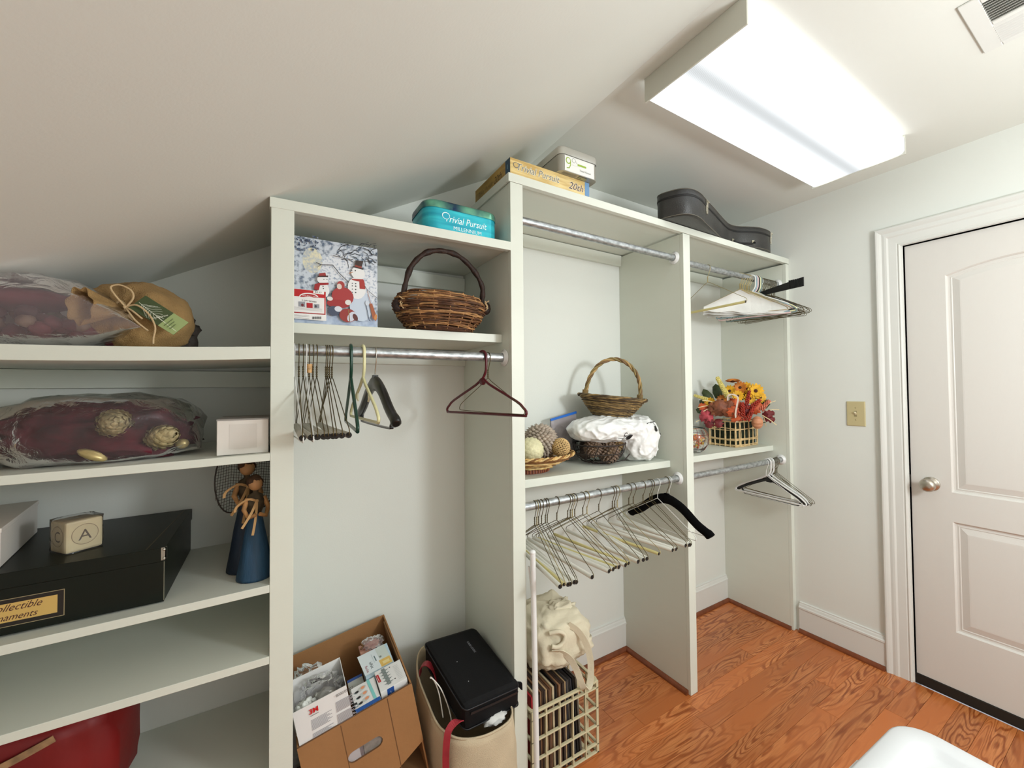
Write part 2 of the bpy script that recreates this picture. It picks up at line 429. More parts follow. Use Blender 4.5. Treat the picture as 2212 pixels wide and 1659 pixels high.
# moulded casing: profile across the width, mitred at the top corners
def casing():
    prof = [(0, 0), (0, .010), (.006, .013), (.012, .010), (.016, .0115), (.045, .0125), (.052, .016), (.060, .0165), (.070, .0155), (.078, .0195), (.086, .0225), (.092, .023), (.0975, .019), (.0975, 0)]
    mb = MB(); k = len(prof); vs = []
    for (yy, sy), (zz, sz) in (((DY0+.006, 1), (0, 0)), ((DY0+.006, 1), (DZ+.006, 1)), ((DY1-.006, -1), (DZ+.006, 1)), ((DY1-.006, -1), (0, 0))):
        for w, d in prof: vs.append((XR-d, yy+sy*w, zz+sz*w))
    fs = []
    for r_ in range(3):
        for i in range(k): fs.append((r_*k+i, (r_+1)*k+i, (r_+1)*k+(i+1) % k, r_*k+(i+1) % k))
    fs += [tuple(range(k)), tuple(range(3*k, 4*k))[::-1]]
    mb.add(vs, fs)
    return mb
casing().build('door_casing', trim_m, dr)
# knob: rose, neck and egg-shaped grip
KC = Matrix.Translation((DXF, -.588, .926)) @ Matrix.Rotation(-PI/2, 4, 'Y')
kn = MB(KC).lathe([(.0, .0), (.031, .0), (.0315, .004), (.028, .007), (.014, .009), (.0115, .012), (.0115, .030), (.016, .034), (.024, .040), (.0285, .049), (.029, .056), (.0265, .063), (.019, .069), (.009, .072), (.0001, .0725)], n=28, sy=1.0).build('door_knob', nickel_m, leaf_o)

# ---------------------------------------------------------------- light switch
sw = thing('light_switch', 'ivory toggle light switch plate on the wall beside the door', 'light switch', (XR, -.311, 1.232))
alm = M('ivory_plastic', (196, 182, 138), .35)
mb = MB(); mb.hexa([(XR-.0003, -.352, 1.1685), (XR-.0003, -.270, 1.1685), (XR-.0003, -.270, 1.2955), (XR-.0003, -.352, 1.2955), (XR-.006, -.349, 1.1715), (XR-.006, -.273, 1.1715), (XR-.006, -.273, 1.2925), (XR-.006, -.349, 1.2925)])
plate_o = mb.build('cover_plate', alm, sw, bevel=.0012)
MB().box(XR-.0072, -.3165, 1.218, XR-.0058, -.3055, 1.246).build('toggle_slot', M('ivory_dark', (150, 138, 100), .4), sw)
MB().hexa([(XR-.006, -.315, 1.226), (XR-.006, -.307, 1.226), (XR-.006, -.307, 1.238), (XR-.006, -.315, 1.238), (XR-.017, -.3145, 1.236), (XR-.017, -.3075, 1.236), (XR-.016, -.3075, 1.243), (XR-.016, -.3145, 1.243)]).build('toggle', M('ivory_light', (225, 214, 180), .3), sw, bevel=.001)
for z in (1.202, 1.262):
    MB(Matrix.Translation((XR-.006, -.311, z)) @ Matrix.Rotation(-PI/2, 4, 'Y')).lathe([(.0001, .0012), (.003, .001), (.0032, 0)], n=10).build('screw', M('ivory_screw', (170, 158, 120), .35, .3), plate_o)

# ---------------------------------------------------------------- ceiling air register
vt = thing('ceiling_vent', 'white metal air register with two banks of louvres in the ceiling by the light', 'vent', (1.725, -1.06, ZC))
x0, x1, yv0, yv1 = 1.583, 1.870, -1.28, -.907
mb = MB(); zf = ZC-.006
for a, b, c, d in ((x0, yv1-.040, x1, yv1), (x0, yv0, x1, yv0+.04), (x0, yv0+.04, x0+.036, yv1-.04), (x1-.022, yv0+.04, x1, yv1-.04), (1.726, yv0+.04, 1.742, yv1-.04)):
    mb.box(a, b, zf, c, d, ZC-.0005)
mb.build('register_frame', trim_m, vt, bevel=.002)
MB().box(x0+.03, yv0+.03, ZC-.0012, x1-.02, yv1-.03, ZC-.0004).build('duct_shade', dark_m, vt)  # dark sheet, the shade behind the louvres put into its colour
mb = MB()
for i in range(9):
    xx = x0+.040+i*.0116
    mb.hexa([(xx, yv0+.04, ZC-.0085), (xx+.0012, yv0+.04, ZC-.0085), (xx+.0012, yv1-.04, ZC-.0085), (xx, yv1-.04, ZC-.0085), (xx+.004, yv0+.04, ZC-.0015), (xx+.0052, yv0+.04, ZC-.0015), (xx+.0052, yv1-.04, ZC-.0015), (xx+.004, yv1-.04, ZC-.0015)])
for i in range(9):
    xx = 1.744+i*.0115
    mb.hexa([(xx+.008, yv0+.04, ZC-.0085), (xx+.0092, yv0+.04, ZC-.0085), (xx+.0092, yv1-.04, ZC-.0085), (xx+.008, yv1-.04, ZC-.0085), (xx, yv0+.04, ZC-.0015), (xx+.0012, yv0+.04, ZC-.0015), (xx+.0012, yv1-.04, ZC-.0015), (xx, yv1-.04, ZC-.0015)])
o = mb.build('louvres', trim_m, vt); o['kind'] = 'stuff'

# ---------------------------------------------------------------- fluorescent ceiling fixture
fx = thing('ceiling_light', 'long fluorescent wraparound ceiling light with a ribbed clear lens', 'ceiling light', (1.63, -.44, ZC))
FX0, FX1, FY0, FY1, FZ = 1.052, 2.207, -.617, -.266, 2.334
metal_w = M('white_enamel', (205, 204, 192), .4)
for xa in (FX0, FX1-.006):
    MB().box(xa, FY0-.003, FZ-.004, xa+.006, FY1+.003, ZC-.0005).build('end_plate', metal_w, fx, bevel=.001)
mb = MB(); mb.box(FX0+.006, FY0+.03, ZC-.02, FX1-.006, FY1-.03, ZC-.0005)
hous_o = mb.build('housing', metal_w, fx)
em = bpy.data.materials.new('lens'); em.use_nodes = True; nt = em.node_tree; nt.nodes.clear()
# ribbed acrylic lens: gives off light, most of it in front of the two tubes, least between them
N = nt.nodes; Lk = nt.links
out = N.new('ShaderNodeOutputMaterial'); e_ = N.new('ShaderNodeEmission'); gl = N.new('ShaderNodeBsdfGlossy'); ads = N.new('ShaderNodeAddShader')
tc = N.new('ShaderNodeTexCoord'); sp = N.new('ShaderNodeSeparateXYZ'); Lk.new(tc.outputs['Object'], sp.inputs[0])
wy = N.new('ShaderNodeMath'); wy.operation = 'MULTIPLY_ADD'; wy.inputs[1].default_value = 2*PI/.205; wy.inputs[2].default_value = PI; Lk.new(sp.outputs['Y'], wy.inputs[0])
cs = N.new('ShaderNodeMath'); cs.operation = 'COSINE'; Lk.new(wy.outputs[0], cs.inputs[0])
rb2 = N.new('ShaderNodeMath'); rb2.operation = 'MULTIPLY'; rb2.inputs[1].default_value = 2*PI/.0055; Lk.new(sp.outputs['X'], rb2.inputs[0])
sn2 = N.new('ShaderNodeMath'); sn2.operation = 'SINE'; Lk.new(rb2.outputs[0], sn2.inputs[0])
m1 = N.new('ShaderNodeMath'); m1.operation = 'MULTIPLY_ADD'; m1.inputs[1].default_value = .55; m1.inputs[2].default_value = .98; Lk.new(cs.outputs[0], m1.inputs[0])
m2 = N.new('ShaderNodeMath'); m2.operation = 'MULTIPLY_ADD'; m2.inputs[1].default_value = .07; Lk.new(sn2.outputs[0], m2.inputs[0]); Lk.new(m1.outputs[0], m2.inputs[2])
m3 = N.new('ShaderNodeMath'); m3.operation = 'MULTIPLY'; m3.inputs[1].default_value = LENS_E; Lk.new(m2.outputs[0], m3.inputs[0])
e_.inputs[0].default_value = (.94, .98, 1, 1); Lk.new(m3.outputs[0], e_.inputs[1])
gl.inputs[0].default_value = (.05, .05, .05, 1); gl.inputs['Roughness'].default_value = .3
Lk.new(e_.outputs[0], ads.inputs[0]); Lk.new(gl.outputs[0], ads.inputs[1]); Lk.new(ads.outputs[0], out.inputs[0])
mb = MB()
prof = [(FY0, ZC-.012), (FY0, FZ+.012), (FY0+.008, FZ+.002), (FY0+.02, FZ), (FY1-.02, FZ), (FY1-.008, FZ+.002), (FY1, FZ+.012), (FY1, ZC-.012)]
vs = [(xx, a, b) for xx in (FX0+.006, FX1-.006) for a, b in prof]; k = len(prof)
mb.add(vs, [(i, i+1, k+i+1, k+i) for i in range(k-1)])
mb.build('prismatic_lens', em, fx, solid=.0)
tb = bpy.data.materials.new('fluorescent_tube'); tb.use_nodes = True; tb.node_tree.nodes['Principled BSDF'].inputs['Emission Color'].default_value = (1, 1, .97, 1); tb.node_tree.nodes['Principled BSDF'].inputs['Emission Strength'].default_value = 6
for yy in (FY0+.08, FY1-.08):
    MB().tube([(FX0+.04, yy, FZ+.032), (FX1-.04, yy, FZ+.032)], .0125, 12).build('fluorescent_tube', tb, hous_o)

# ---------------------------------------------------------------- built-in shelving
sh = thing('built_in_shelving', 'white painted built-in closet shelving with four uprights along the back wall', 'shelving', (.8, .21, 0))
ZLb, ZL, ZHb, ZH = 1.838, 1.866, 2.079, 2.108
B = lambda nm, *a, bev=.0012: MB().box(*a).build(nm, shelf_m, sh, bevel=bev)
for x, w, top in ((PA, .05, ZLb), (PB, .049, ZHb), (PC, .0475, ZHb), (PD, .0325, ZHb)):
    yl = YB-.0003
    B('side_panel', x+.0002, .0193, .0003, x+.0192, yl, top-.0003)
    B('face_stile', x, 0, .0003, x+w, .019, top-.0003)
def beam(nm, xa, xb, y0, y1, za0, za1, zb0, zb1):
    MB().hexa([(xa, y0, za0), (xb, y0, zb0), (xb, y1, zb0), (xa, y1, za0), (xa, y0, za1), (xb, y0, zb1), (xb, y1, zb1), (xa, y1, za1)]).build(nm, shelf_m, sh, bevel=.0012)
beam('top_board', -.002, PB-.0002, .0192, YB-.0003, 1.8395, 1.8595, 1.852, 1.872)
beam('top_fascia', -.003, PB-.0002, -.0015, .019, 1.8335, 1.8595, 1.843, 1.872)
beam('top_board', PB-.006, XR-.0005, .0192, YB-.0003, ZHb+.006, ZH+.001, ZHb+.011, ZH+.004)
beam('top_fascia', PB-.007, XR-.0005, -.0015, .019, ZHb+.0005, ZH+.001, ZHb+.003, ZH+.004)
B('side_fascia', PB-.007, .0195, ZHb-.001, PB-.0005, YB-.0005, ZH+.0008)
# shelves (left tower sags a little)
def sag_shelf(xa, xb, z, t, y0, y1, sag, nm='shelf', drop=0):
    mb = MB(); N_ = 12; vs = []
    for i in range(N_+1):
        u = i/N_; x = xa+(xb-xa)*u; zz = z-sag*4*u*(1-u)-drop*(1-u)
        vs += [(x, y0, zz-t), (x, y1, zz-t), (x, y1, zz), (x, y0, zz)]
    fs = [(i*4+a, i*4+(a+1) % 4, i*4+4+(a+1) % 4, i*4+4+a) for i in range(N_) for a in range(4)]+[(3, 2, 1, 0), tuple(N_*4+a for a in range(4))]
    mb.add(vs, fs); return mb.build(nm, shelf_m, sh, bevel=.001)
SX = -.9995
sag_shelf(SX, -.0003, 1.4855, .031, -.0005, YB-.0003, .016)
sag_shelf(SX, -.0003, 1.222, .0185, -.0005, YB-.0003, .004)
sag_shelf(SX, -.0003, .901, .0185, -.0005, YB-.0003, .003)
sag_shelf(SX, -.0003, .729, .0185, -.0005, YB-.0003, -.002)
sag_shelf(SX, -.0003, .402, .0185, -.0005, YB-.0003, .0)
beam('shelf', PA+.0196, PB-.0003, .067, YB-.0003, 1.530, 1.5585, 1.537, 1.5655)
beam('shelf', PB+.0196, PC-.0003, .0928, YB-.0003, 1.012, 1.042, 1.002, 1.032)
beam('shelf', PC+.0196, PD-.0003, .0928, YB-.0003, 1.006, 1.036, 1.0, 1.030)
for xa, xb, zt in ((PA+.0196, PB-.0003, 1.838), (PA+.0196, PB-.0003, 1.529), (PB+.0196, PC-.0003, 2.083), (PB+.0196, PC-.0003, 1.001), (PC+.0196, PD-.0003, 2.083), (PC+.0196, PD-.0003, .999)):
    B('cleat', xa, YB-.0195, zt-.056, xb, YB-.0004, zt)
for zt in (1.438, 1.1995, .8785): B('cleat', SX, YB-.0195, zt-.05, -.0004, YB-.0004, zt)
for x in (PA+.0195, PB+.0195, PC-.0195, PD-.0195):
    zt = 1.529 if x < .1 else (2.083 if x > .6 else 1.5)
# ---------------------------------------------------------------- closet rods
def rod(xa, xb, z, label, r=.0148):
    t = thing('closet_rod', label, 'closet rod', ((xa+xb)/2, .05, z), 'galvanised closet rods of the shelving')
    MB().tube([(xa+.003, .05, z), (xb-.003, .05, z)], r, 20).build('pipe', galv_m, t)
    for x, s in ((xa, 1), (xb, -1)):
        mt = Matrix.Translation((x, .05, z)) @ Matrix.Rotation(s*PI/2, 4, 'Y')
        MB(mt).lathe([(r+.0006, .0004), (r+.014, .0004), (r+.0145, .003), (r+.006, .005), (r+.005, .011), (r+.0006, .011), (r+.0006, .0004)], n=24).build('flange', white_pl, t)
    return t
RZ1, RZ2H, RZ2L, RZ3H, RZ3L = 1.483, 1.977, .957, 1.968, .953
rod(PA+.0192, PB, RZ1, 'steel closet rod under the shelf with the snow picture box')
rod(PB+.0192, PC, RZ2H, 'empty steel closet rod high under the top board')
rod(PB+.0192, PC, RZ2L, 'steel closet rod holding many white-tubed wire hangers')
rod(PC+.0192, PD, RZ3H, 'steel closet rod with crowded hangers near the door, upper one')
rod(PC+.0192, PD, RZ3L, 'lower steel closet rod near the door, below the flower basket')

# ---------------------------------------------------------------- hangers (local frame: origin on the rod axis, hanger plane = local YZ)
bronze_m = M('bronze_wire', (104, 92, 62), .35, .8)
gold_wire = M('brassy_wire', (176, 160, 112), .35, .7)
whitewire_m = M('white_coated_wire', (232, 232, 228), .4)
tube_w = M('white_cardboard_tube', (240, 238, 228), .55)
tube_y = M('yellowed_cardboard_tube', (226, 214, 150), .55)
tube_g = M('grey_cardboard_tube', (196, 190, 176), .5)
tube_dark = M('tube_end_shade', (30, 24, 18), .8)  # dark cap colour stands in for the shade inside the hollow tube
chrome_m = M('chrome_hook', (200, 195, 186), .22, 1)
def V(y, z, x=0): return Vector((x, y, z))
def hook_pts(r=.0165, tip=-.75, neck=-.045):
    """from the tip behind the rod, over the top, down the front to the neck"""
    p = [V(r*math.cos(a), r*math.sin(a)) for a in [tip+(PI-tip)*i/16 for i in range(17)]]
    p += [V(-r*.93, -.012), V(-r*.55, -.026), V(-.002, neck)]
    return p
def wire_hanger(name, label, group, tube=tube_w, wire=bronze_m, L=.2, dz=.2, tr=.0054, neck=-.072, wr=.00125, loc=(0, 0, 0), rot=0, twist=True):
    t = thing(name, label, 'hanger', loc, group, rot, local=True)
    mb = MB(); hp = hook_pts(neck=neck+.028)
    mb.tube(hp, wr, 6)
    if twist:
        for ph in (0, PI):
            mb.tube([V(.0016*math.cos(ph+k*1.3), neck+.030-k*.0026, .0016*math.sin(ph+k*1.3)) for k in range(12)], wr, 5)
    else: mb.tube([V(-.002, neck+.03), V(0, neck)], wr, 5)
    for s in (-1, 1):
        pts = [V(0, neck+.002), V(s*.012, neck-.004), V(s*.03, neck-.014)]
        pts += [V(s*(L-.03), -dz+.034), V(s*(L-.004), -dz+.019), V(s*(L+.004), -dz+.010), V(s*(L+.003), -dz+.002), V(s*(L-.006), -dz)]
        mb.tube(spl(pts, 3), wr, 5)
    if tube is None: mb.tube([V(-L+.006, -dz), V(0, -dz-.002), V(L-.006, -dz)], wr, 5)
    mb.build('wire', wire, t)
    if tube is not None:
        mb = MB(); mb.tube([V(-L+.002, -dz), V(0, -dz-.0015), V(L-.002, -dz)], tr, 10, cap=False)
        for s in (-1, 1):
            mb.tube([V(s*(L-.002), -dz), V(s*(L-.0075), -dz)], [tr*.99, tr*.8], 10, cap=True, mi=1)
        mb.build('bar_tube', [tube, tube_dark], t)
    return t
def plastic_hanger(name, label, mat, group=None, loc=(0, 0, 0), rot=0, r=.0043, L=.2, dz=.2, neck=-.073, tabs=True, boss=False, nub=None):
    t = thing(name, label, 'hanger', loc, group, rot, local=True)
    mb = MB(); hr = .0148+r+.0006
    p = [V(hr*math.cos(a), hr*math.sin(a)) for a in [-.5+(PI+.5)*i/14 for i in range(15)]]+[V(-hr*.98, -.02), V(-hr*.9, -.045), V(-.010, neck+.012), V(0, neck)]
    mb.tube(spl(p, 2), r, 10)
    tri = [V(0, neck), V(-.035, neck-.020), V(-L+.045, -dz+.044), V(-L+.014, -dz+.024), V(-L+.001, -dz+.012), V(-L+.004, -dz+.002), V(-L+.02, -dz), V(0, -dz), V(L-.02, -dz), V(L-.004, -dz+.002), V(L-.001, -dz+.012), V(L-.014, -dz+.024), V(L-.045, -dz+.044), V(.035, neck-.020)]
    mb.tube(spl(tri, 3, closed=True), r, 10, closed=True)
    mb.build('frame', mat, t)
    if nub:
        for s in (-1, 1): MB().tube([V(s*.075, neck-.043), V(s*.075, neck-.060), V(s*.069, neck-.066)], .0028, 8).build('strap_hook', nub, t)
    if boss:
        MB(Matrix.Rotation(PI/2, 4, 'Y')).lathe([(.0001, -.005), (.011, -.005), (.0115, 0), (.011, .005), (.0001, .005)], (-neck+.010, 0, 0), 20).build('boss', mat, t)
    return t
ORD = ['first', 'second', 'third', 'fourth', 'fifth', 'sixth', 'seventh', 'eighth', 'ninth', 'tenth', 'eleventh', 'twelfth', 'thirteenth', 'fourteenth', 'fifteenth', 'sixteenth', 'seventeenth', 'eighteenth', 'nineteenth', 'twentieth', 'twenty-first', 'twenty-second', 'twenty-third', 'twenty-fourth']
R_ = math.radians
# ---- bay under the snow picture box
g1 = 'grey-tubed wire hangers at the left end of the rod'
bay1 = [(.063, -.5), (.073, 1.5), (.087, 1.0), (.096, 2.2), (.105, 2.0), (.127, -1.2), (.131, -.5), (.136, 1.5), (.142, 4)]
w0 = wire_hanger('wire_hanger', '', g1, tube_g, bronze_m, L=.205, dz=.214, tr=.0072)
w0['label'] = 'grey-tubed wire hanger, first from the left upright above the cardboard box'
w0.location = (bay1[0][0], .05, RZ1); w0.rotation_euler = (0, 0, R_(bay1[0][1]))
dzs = [0, .0, .0, 0, -.003, .012, 0, .004, .008]
for i, (x, a) in enumerate(bay1[1:], 1):
    dup(w0, (x, .05, RZ1), R_(a), 'grey-tubed wire hanger, %s from the left upright above the cardboard box' % ORD[i])
wn = wire_hanger('wire_hanger', 'thin white wire hanger in front of the grey-tubed hangers, its shoulder bent down', 'white wire hangers at the left upright', None, whitewire_m, L=.2, dz=.225, wr=.0016, loc=(.08, .05, RZ1), rot=R_(.8), twist=False)
dup(wn, (.052, .05, RZ1), R_(3.0), 'white wire hanger hanging lowest, right against the left upright')
tg = thing('paper_tag', 'small tan paper price tag clipped round a wire hanger neck', 'tag', (.0878, .044, 1.418))
MB().tube([(.0878, .0515, 1.447), (.0878, .0515, 1.423)], [.0075, .006], 12).build('tag_sleeve', M('tan_paper', (212, 166, 112), .6, var=.4, vs=90), tg)
plastic_hanger('tubular_hanger', 'dark green plastic tubular hanger on the rod', M('dark_green_plastic', (22, 62, 48), .25), loc=(.190, .05, RZ1), rot=R_(-4), dz=.208)
plastic_hanger('tubular_hanger', 'cream plastic tubular hanger beside the dark green one', M('cream_plastic', (232, 226, 176), .3), loc=(.222, .05, RZ1), rot=R_(1.5), dz=.19, L=.185, r=.0042, nub=M('cream_nub', (232, 226, 190), .3))
plastic_hanger('tubular_hanger', 'maroon plastic tubular hanger at the right end of the rod', M('maroon_plastic', (86, 14, 26), .28), loc=(.596, .05, RZ1), rot=R_(14), dz=.19, L=.207, boss=True)
wire_hanger('wire_hanger', 'bare bronze wire hanger behind the maroon plastic hanger', None, None, bronze_m, L=.205, dz=.185, loc=(.616, .05, RZ1), rot=R_(5))
def suit_hanger(name, label, mat, hookm, loc, rot, L=.215, dz=.19, neck=-.078, w0=.030, w1=.019, th=.5, bar=True, drop=0):
    t = thing(name, label, 'hanger', loc, None, rot, local=True)
    hp = [V(.0165*math.cos(a), .0165*math.sin(a)) for a in [-.3+(PI+.3)*i/14 for i in range(15)]]+[V(-.0158, -.012), V(-.012, -.028), V(-.004, -.044), V(0, neck+.004)]
    MB().tube(hp, .0016, 8).build('hook', hookm, t)
    mb = MB()
    for s in (-1, 1):
        pts = spl([V(-s*.004, neck-.022), V(s*.03, neck-.026), V(s*.085, neck-.050), V(s*.15, -dz+.032), V(s*(L-.012), -dz+.006), V(s*L, -dz-.004)], 4)
        n = len(pts); rad = [(w0*(1-i/(n-1))+w1*i/(n-1))*.5*(1.15 if i > n*.75 else 1) for i in range(n)]; rad[-1] *= .7
        T, N = frames(pts); vs = []; K = 12
        for i, p in enumerate(pts):
            up = Vector((0, 0, 1)); up = (up-T[i]*up.dot(T[i])).normalized(); sd = T[i].cross(up)
            for k in range(K):
                a = 2*PI*k/K; vs.append(p+up*rad[i]*math.cos(a)+sd*rad[i]*th*(1+.9*i/n)*math.sin(a))
        mb.add(vs, [(i*K+k, i*K+(k+1) % K, i*K+K+(k+1) % K, i*K+K+k) for i in range(n-1) for k in range(K)], 0, True)
        mb.add(vs[-K:], [tuple(range(K))])
    mb.hexa([(-.008, -.014, neck-.035), (.008, -.014, neck-.035), (.008, .014, neck-.035), (-.008, .014, neck-.035), (-.006, -.0115, neck+.002), (.006, -.0115, neck+.002), (.006, .0115, neck+.002), (-.006, .0115, neck+.002)])
    mb.build('shoulder_body', mat, t)
    if bar:
        pts = spl([V(-L+.03, -dz+.01), V(-L+.045, -dz-.012), V(-L+.075, -dz-.018), V(L-.075, -dz-.018), V(L-.045, -dz-.012), V(L-.03, -dz+.01)], 3)
        MB().ribbon(pts, .010, .004, (1, 0, 0)).build('trouser_bar', mat, t)
    return t
suit_hanger('suit_hanger', 'black plastic suit hanger with metal hook beside the cream hanger', M('black_suit_plastic', (24, 22, 20), .28), chrome_m, (.255, .05, RZ1), R_(2), w0=.046, w1=.027, neck=-.066, th=.42)
# ---- long rod in the middle bay
g2 = 'white-tubed wire hangers on the lower rod of the middle bay'
bay2 = [(.796, -9.0, 0), (.805, -7.5, 1), (.813, -5, 0), (.826, -6, 0), (.842, -6.5, 0), (.851, -6.2, 0), (.894, .5, 0), (.944, 8, 0), (.955, 9, 0), (.964, 9.6, 1), (.976, 10.2, 0), (1.015, 7.6, 0), (1.036, 5.5, 1), (1.097, 2.5, 0), (1.170, -9.5, 0), (1.183, -8.2, 0), (1.196, 5, 1), (1.262, 9, 0), (1.288, 7.5, 0), (1.345, 4.5, 0), (1.388, 0, 0), (1.402, -1, 0)]
wa = wire_hanger('wire_hanger', 'x', g2, tube_w, bronze_m, L=.203, dz=.203, tr=.0075)
wb = wire_hanger('wire_hanger', 'x', g2, tube_y, gold_wire, L=.203, dz=.200, tr=.0058)
used = set()
for i, (x, a, k) in enumerate(bay2):
    src = wb if k else wa
    lab = '%s wire hanger, %s from the left end of the lower middle rod' % ('yellowed-tubed' if k else 'white-tubed', ORD[i])
    tilt = R_(random.uniform(-1.2, 1.2)); loc = (x, .05, RZ2L)
    if k not in used:
        src.location = loc; src.rotation_euler = (0, 0, R_(a)); src['label'] = lab; used.add(k)
    else: dup(src, loc, R_(a), lab, rx=tilt)
wire_hanger('wire_hanger', 'plain white wire hanger in front of the black velvet hanger', None, None, whitewire_m, L=.2, dz=.195, wr=.0015, loc=(1.437, .05, RZ2L), rot=R_(-3), twist=False)
velvet = M('black_velvet', (10, 10, 11), .95, spec=.1, bump=.2, bs=400)
suit_hanger('velvet_hanger', 'thick black velvet hanger at the right end of the lower middle rod', velvet, bronze_m, (1.496, .05, RZ2L), R_(3), L=.215, dz=.19, neck=-.06, w0=.046, w1=.034, th=.45, bar=False)
wire_hanger('wire_hanger', 'white wire hanger hanging behind the black velvet hanger', None, None, whitewire_m, L=.2, dz=.2, wr=.0013, loc=(1.512, .05, RZ2L), rot=R_(0), twist=False)
# ---- right bay, upper rod
wire_hanger('wire_hanger', 'yellow-tubed wire hanger hanging alone, left of the paper-covered hangers', None, tube_y, gold_wire, L=.2, dz=.205, tr=.006, loc=(1.824, .05, RZ3H), rot=R_(-2))
paper_m = M('white_paper_cape', (210, 210, 204), .75, var=.07, vs=14, bump=.4, bs=22)
print_m = M('faint_cape_print', (204, 202, 194), .8, col2=(228, 226, 220), vs=40)
def cape_hanger(label, loc, rot, L=.2, dz=.2, wire=gold_wire):
    t = wire_hanger('paper_cape_hanger', label, 'paper-covered hangers on the upper right rod', None, wire, L, dz, loc=loc, rot=rot)
    t['category'] = 'hanger'
    mb = MB(); nk = -.070; vs = []; N_ = 16
    for side in (-1, 1):
        for i in range(N_+1):
            u = i/N_*2-1; y = u*(L+.004)
            zt = nk-.004-(dz-.022+nk)*abs(u)
            zb = -dz-.006+.004*math.sin(u*9+side)
            for j in range(3):
                w = j/2; x = side*(.0018+.0045*math.sin(w*PI/2)*(1-abs(u)**3))
                vs.append((x, y, zt+(zb-zt)*w))
    def id_(s, i, j): return s*(N_+1)*3+i*3+j
    fs = []
    for s in (0, 1):
        for i in range(N_):
            for j in range(2): fs.append((id_(s, i, j), id_(s, i+1, j), id_(s, i+1, j+1), id_(s, i, j+1)))
    for i in range(N_): fs.append((id_(0, i, 0), id_(0, i+1, 0), id_(1, i+1, 0), id_(1, i, 0)))
    mb.add(vs, fs, 0, True); mb.build('paper_cape', paper_m, t)
    return t
capes = [(2.10, 67, .210, .190), (2.122, 55, .205, .197), (2.145, 46, .2, .193), (2.168, 38, .2, .198), (2.192, 31, .19, .190)]
for i, (x, a, L, dz) in enumerate(capes):
    cape_hanger('white paper-covered wire hanger, %s from the left on the upper right rod' % ORD[i], (x, .05, RZ3H), R_(a), L, dz)
pastel = [((228, 228, 222), 'white'), ((150, 176, 186), 'pale blue'), ((236, 206, 204), 'pink'), ((40, 40, 42), 'black'), ((232, 228, 184), 'pale yellow'), ((120, 140, 138), 'grey-green')]
for i, (c, nm) in enumerate(pastel):
    x = 2.212+i*.0135
    plastic_hanger('tubular_hanger', '%s plastic tubular hanger in the crowded middle of the upper right rod' % nm, M(nm.replace(' ', '_').replace('-', '_')+'_hanger', c, .3), 'plastic hangers on the upper right rod', (x, .05, RZ3H), R_(24-i*4.5), r=.0036, dz=.19+.008*(i % 3), L=.195)
g3 = 'bronze wire hangers packed at the wall end of the upper right rod'
wr0 = wire_hanger('wire_hanger', 'bronze wire hanger packed at the wall end of the upper right rod', g3, None, bronze_m, L=.2, dz=.2, loc=(2.30, .05, RZ3H), rot=R_(3))
for i in range(1, 13): dup(wr0, (2.30+i*.0122, .05, RZ3H), R_(2.5-i*.9+random.uniform(-1, 1)), 'bronze wire hanger packed at the wall end of the upper right rod', rx=R_(random.uniform(-2, 5)))
wg0 = wire_hanger('wire_hanger', 'brassy wire hanger squeezed between the paper covers on the upper right rod', 'brassy wire hangers among the paper covers', None, gold_wire, L=.19, dz=.19, loc=(2.108, .05, RZ3H), rot=R_(62))
for i in range(1, 5): dup(wg0, (2.108+i*.017, .05, RZ3H), R_(62-i*8), 'brassy wire hanger squeezed between the paper covers on the upper right rod')
# trouser hanger with black clamps, tipped up
th = thing('trouser_hanger', 'black ribbed trouser clamp hanger sticking up beside the wire hangers', 'hanger', (2.30, .05, RZ3H), None, R_(0), local=True)
blk = M('black_clamp_plastic', (16, 16, 16), .45)
MB().tube(hook_pts(neck=-.05), .0016, 6).build('hook', chrome_m, th)
MB().hexa([(-.004, -.225, -.078), (.004, -.225, -.078), (.004, .02, -.086), (-.004, .02, -.086), (-.004, -.225, -.030), (.004, -.225, -.030), (.004, .02, -.066), (-.004, .02, -.066)]).build('clamp_bar', blk, th, bevel=.002)
for k in range(7):
    MB().box(-.006, -.218+k*.010, -.076, .006, -.213+k*.010, -.034).build('rib', blk, th)
MB().tube([(0, -.002, -.05), (0, 0, -.07)], .004, 6).build('stem', blk, th)
# ---- right bay, lower rod
lo_g = 'hangers at the wall end of the lower right rod'
plastic_hanger('tubular_hanger', 'front white plastic tubular hanger on the lower right rod', white_pl, lo_g, (2.335, .05, RZ3L), R_(-6), r=.0036, dz=.195, L=.207)
suit_hanger('suit_hanger', 'black suit hanger between the white hangers on the lower right rod', blk, chrome_m, (2.349, .05, RZ3L), R_(-6), w0=.022, w1=.014, L=.205)
plastic_hanger('tubular_hanger', 'white plastic tubular hanger behind the black one on the lower right rod', white_pl, lo_g, (2.365, .05, RZ3L), R_(-6), r=.0036, dz=.192, L=.2)
wh = wire_hanger('wire_hanger', 'white wire hanger nearest the bare pipe on the lower right rod', lo_g, None, whitewire_m, L=.205, dz=.198, wr=.0015, loc=(2.315, .05, RZ3L), rot=R_(-9), twist=False)
dup(wh, (2.357, .05, RZ3L), R_(-4), 'white wire hanger among the plastic ones on the lower right rod')
b0 = wire_hanger('wire_hanger', 'bronze wire hanger, one of those nearest the wall on the lower right rod', 'bronze wire hangers near the wall on the lower right rod', None, bronze_m, L=.2, dz=.2, loc=(2.384, .05, RZ3L), rot=R_(-7))
for i, a in enumerate((-8, -5, -9, -6)): dup(b0, (2.394+i*.012, .05, RZ3L), R_(a), rx=R_(random.uniform(-3, 3)))

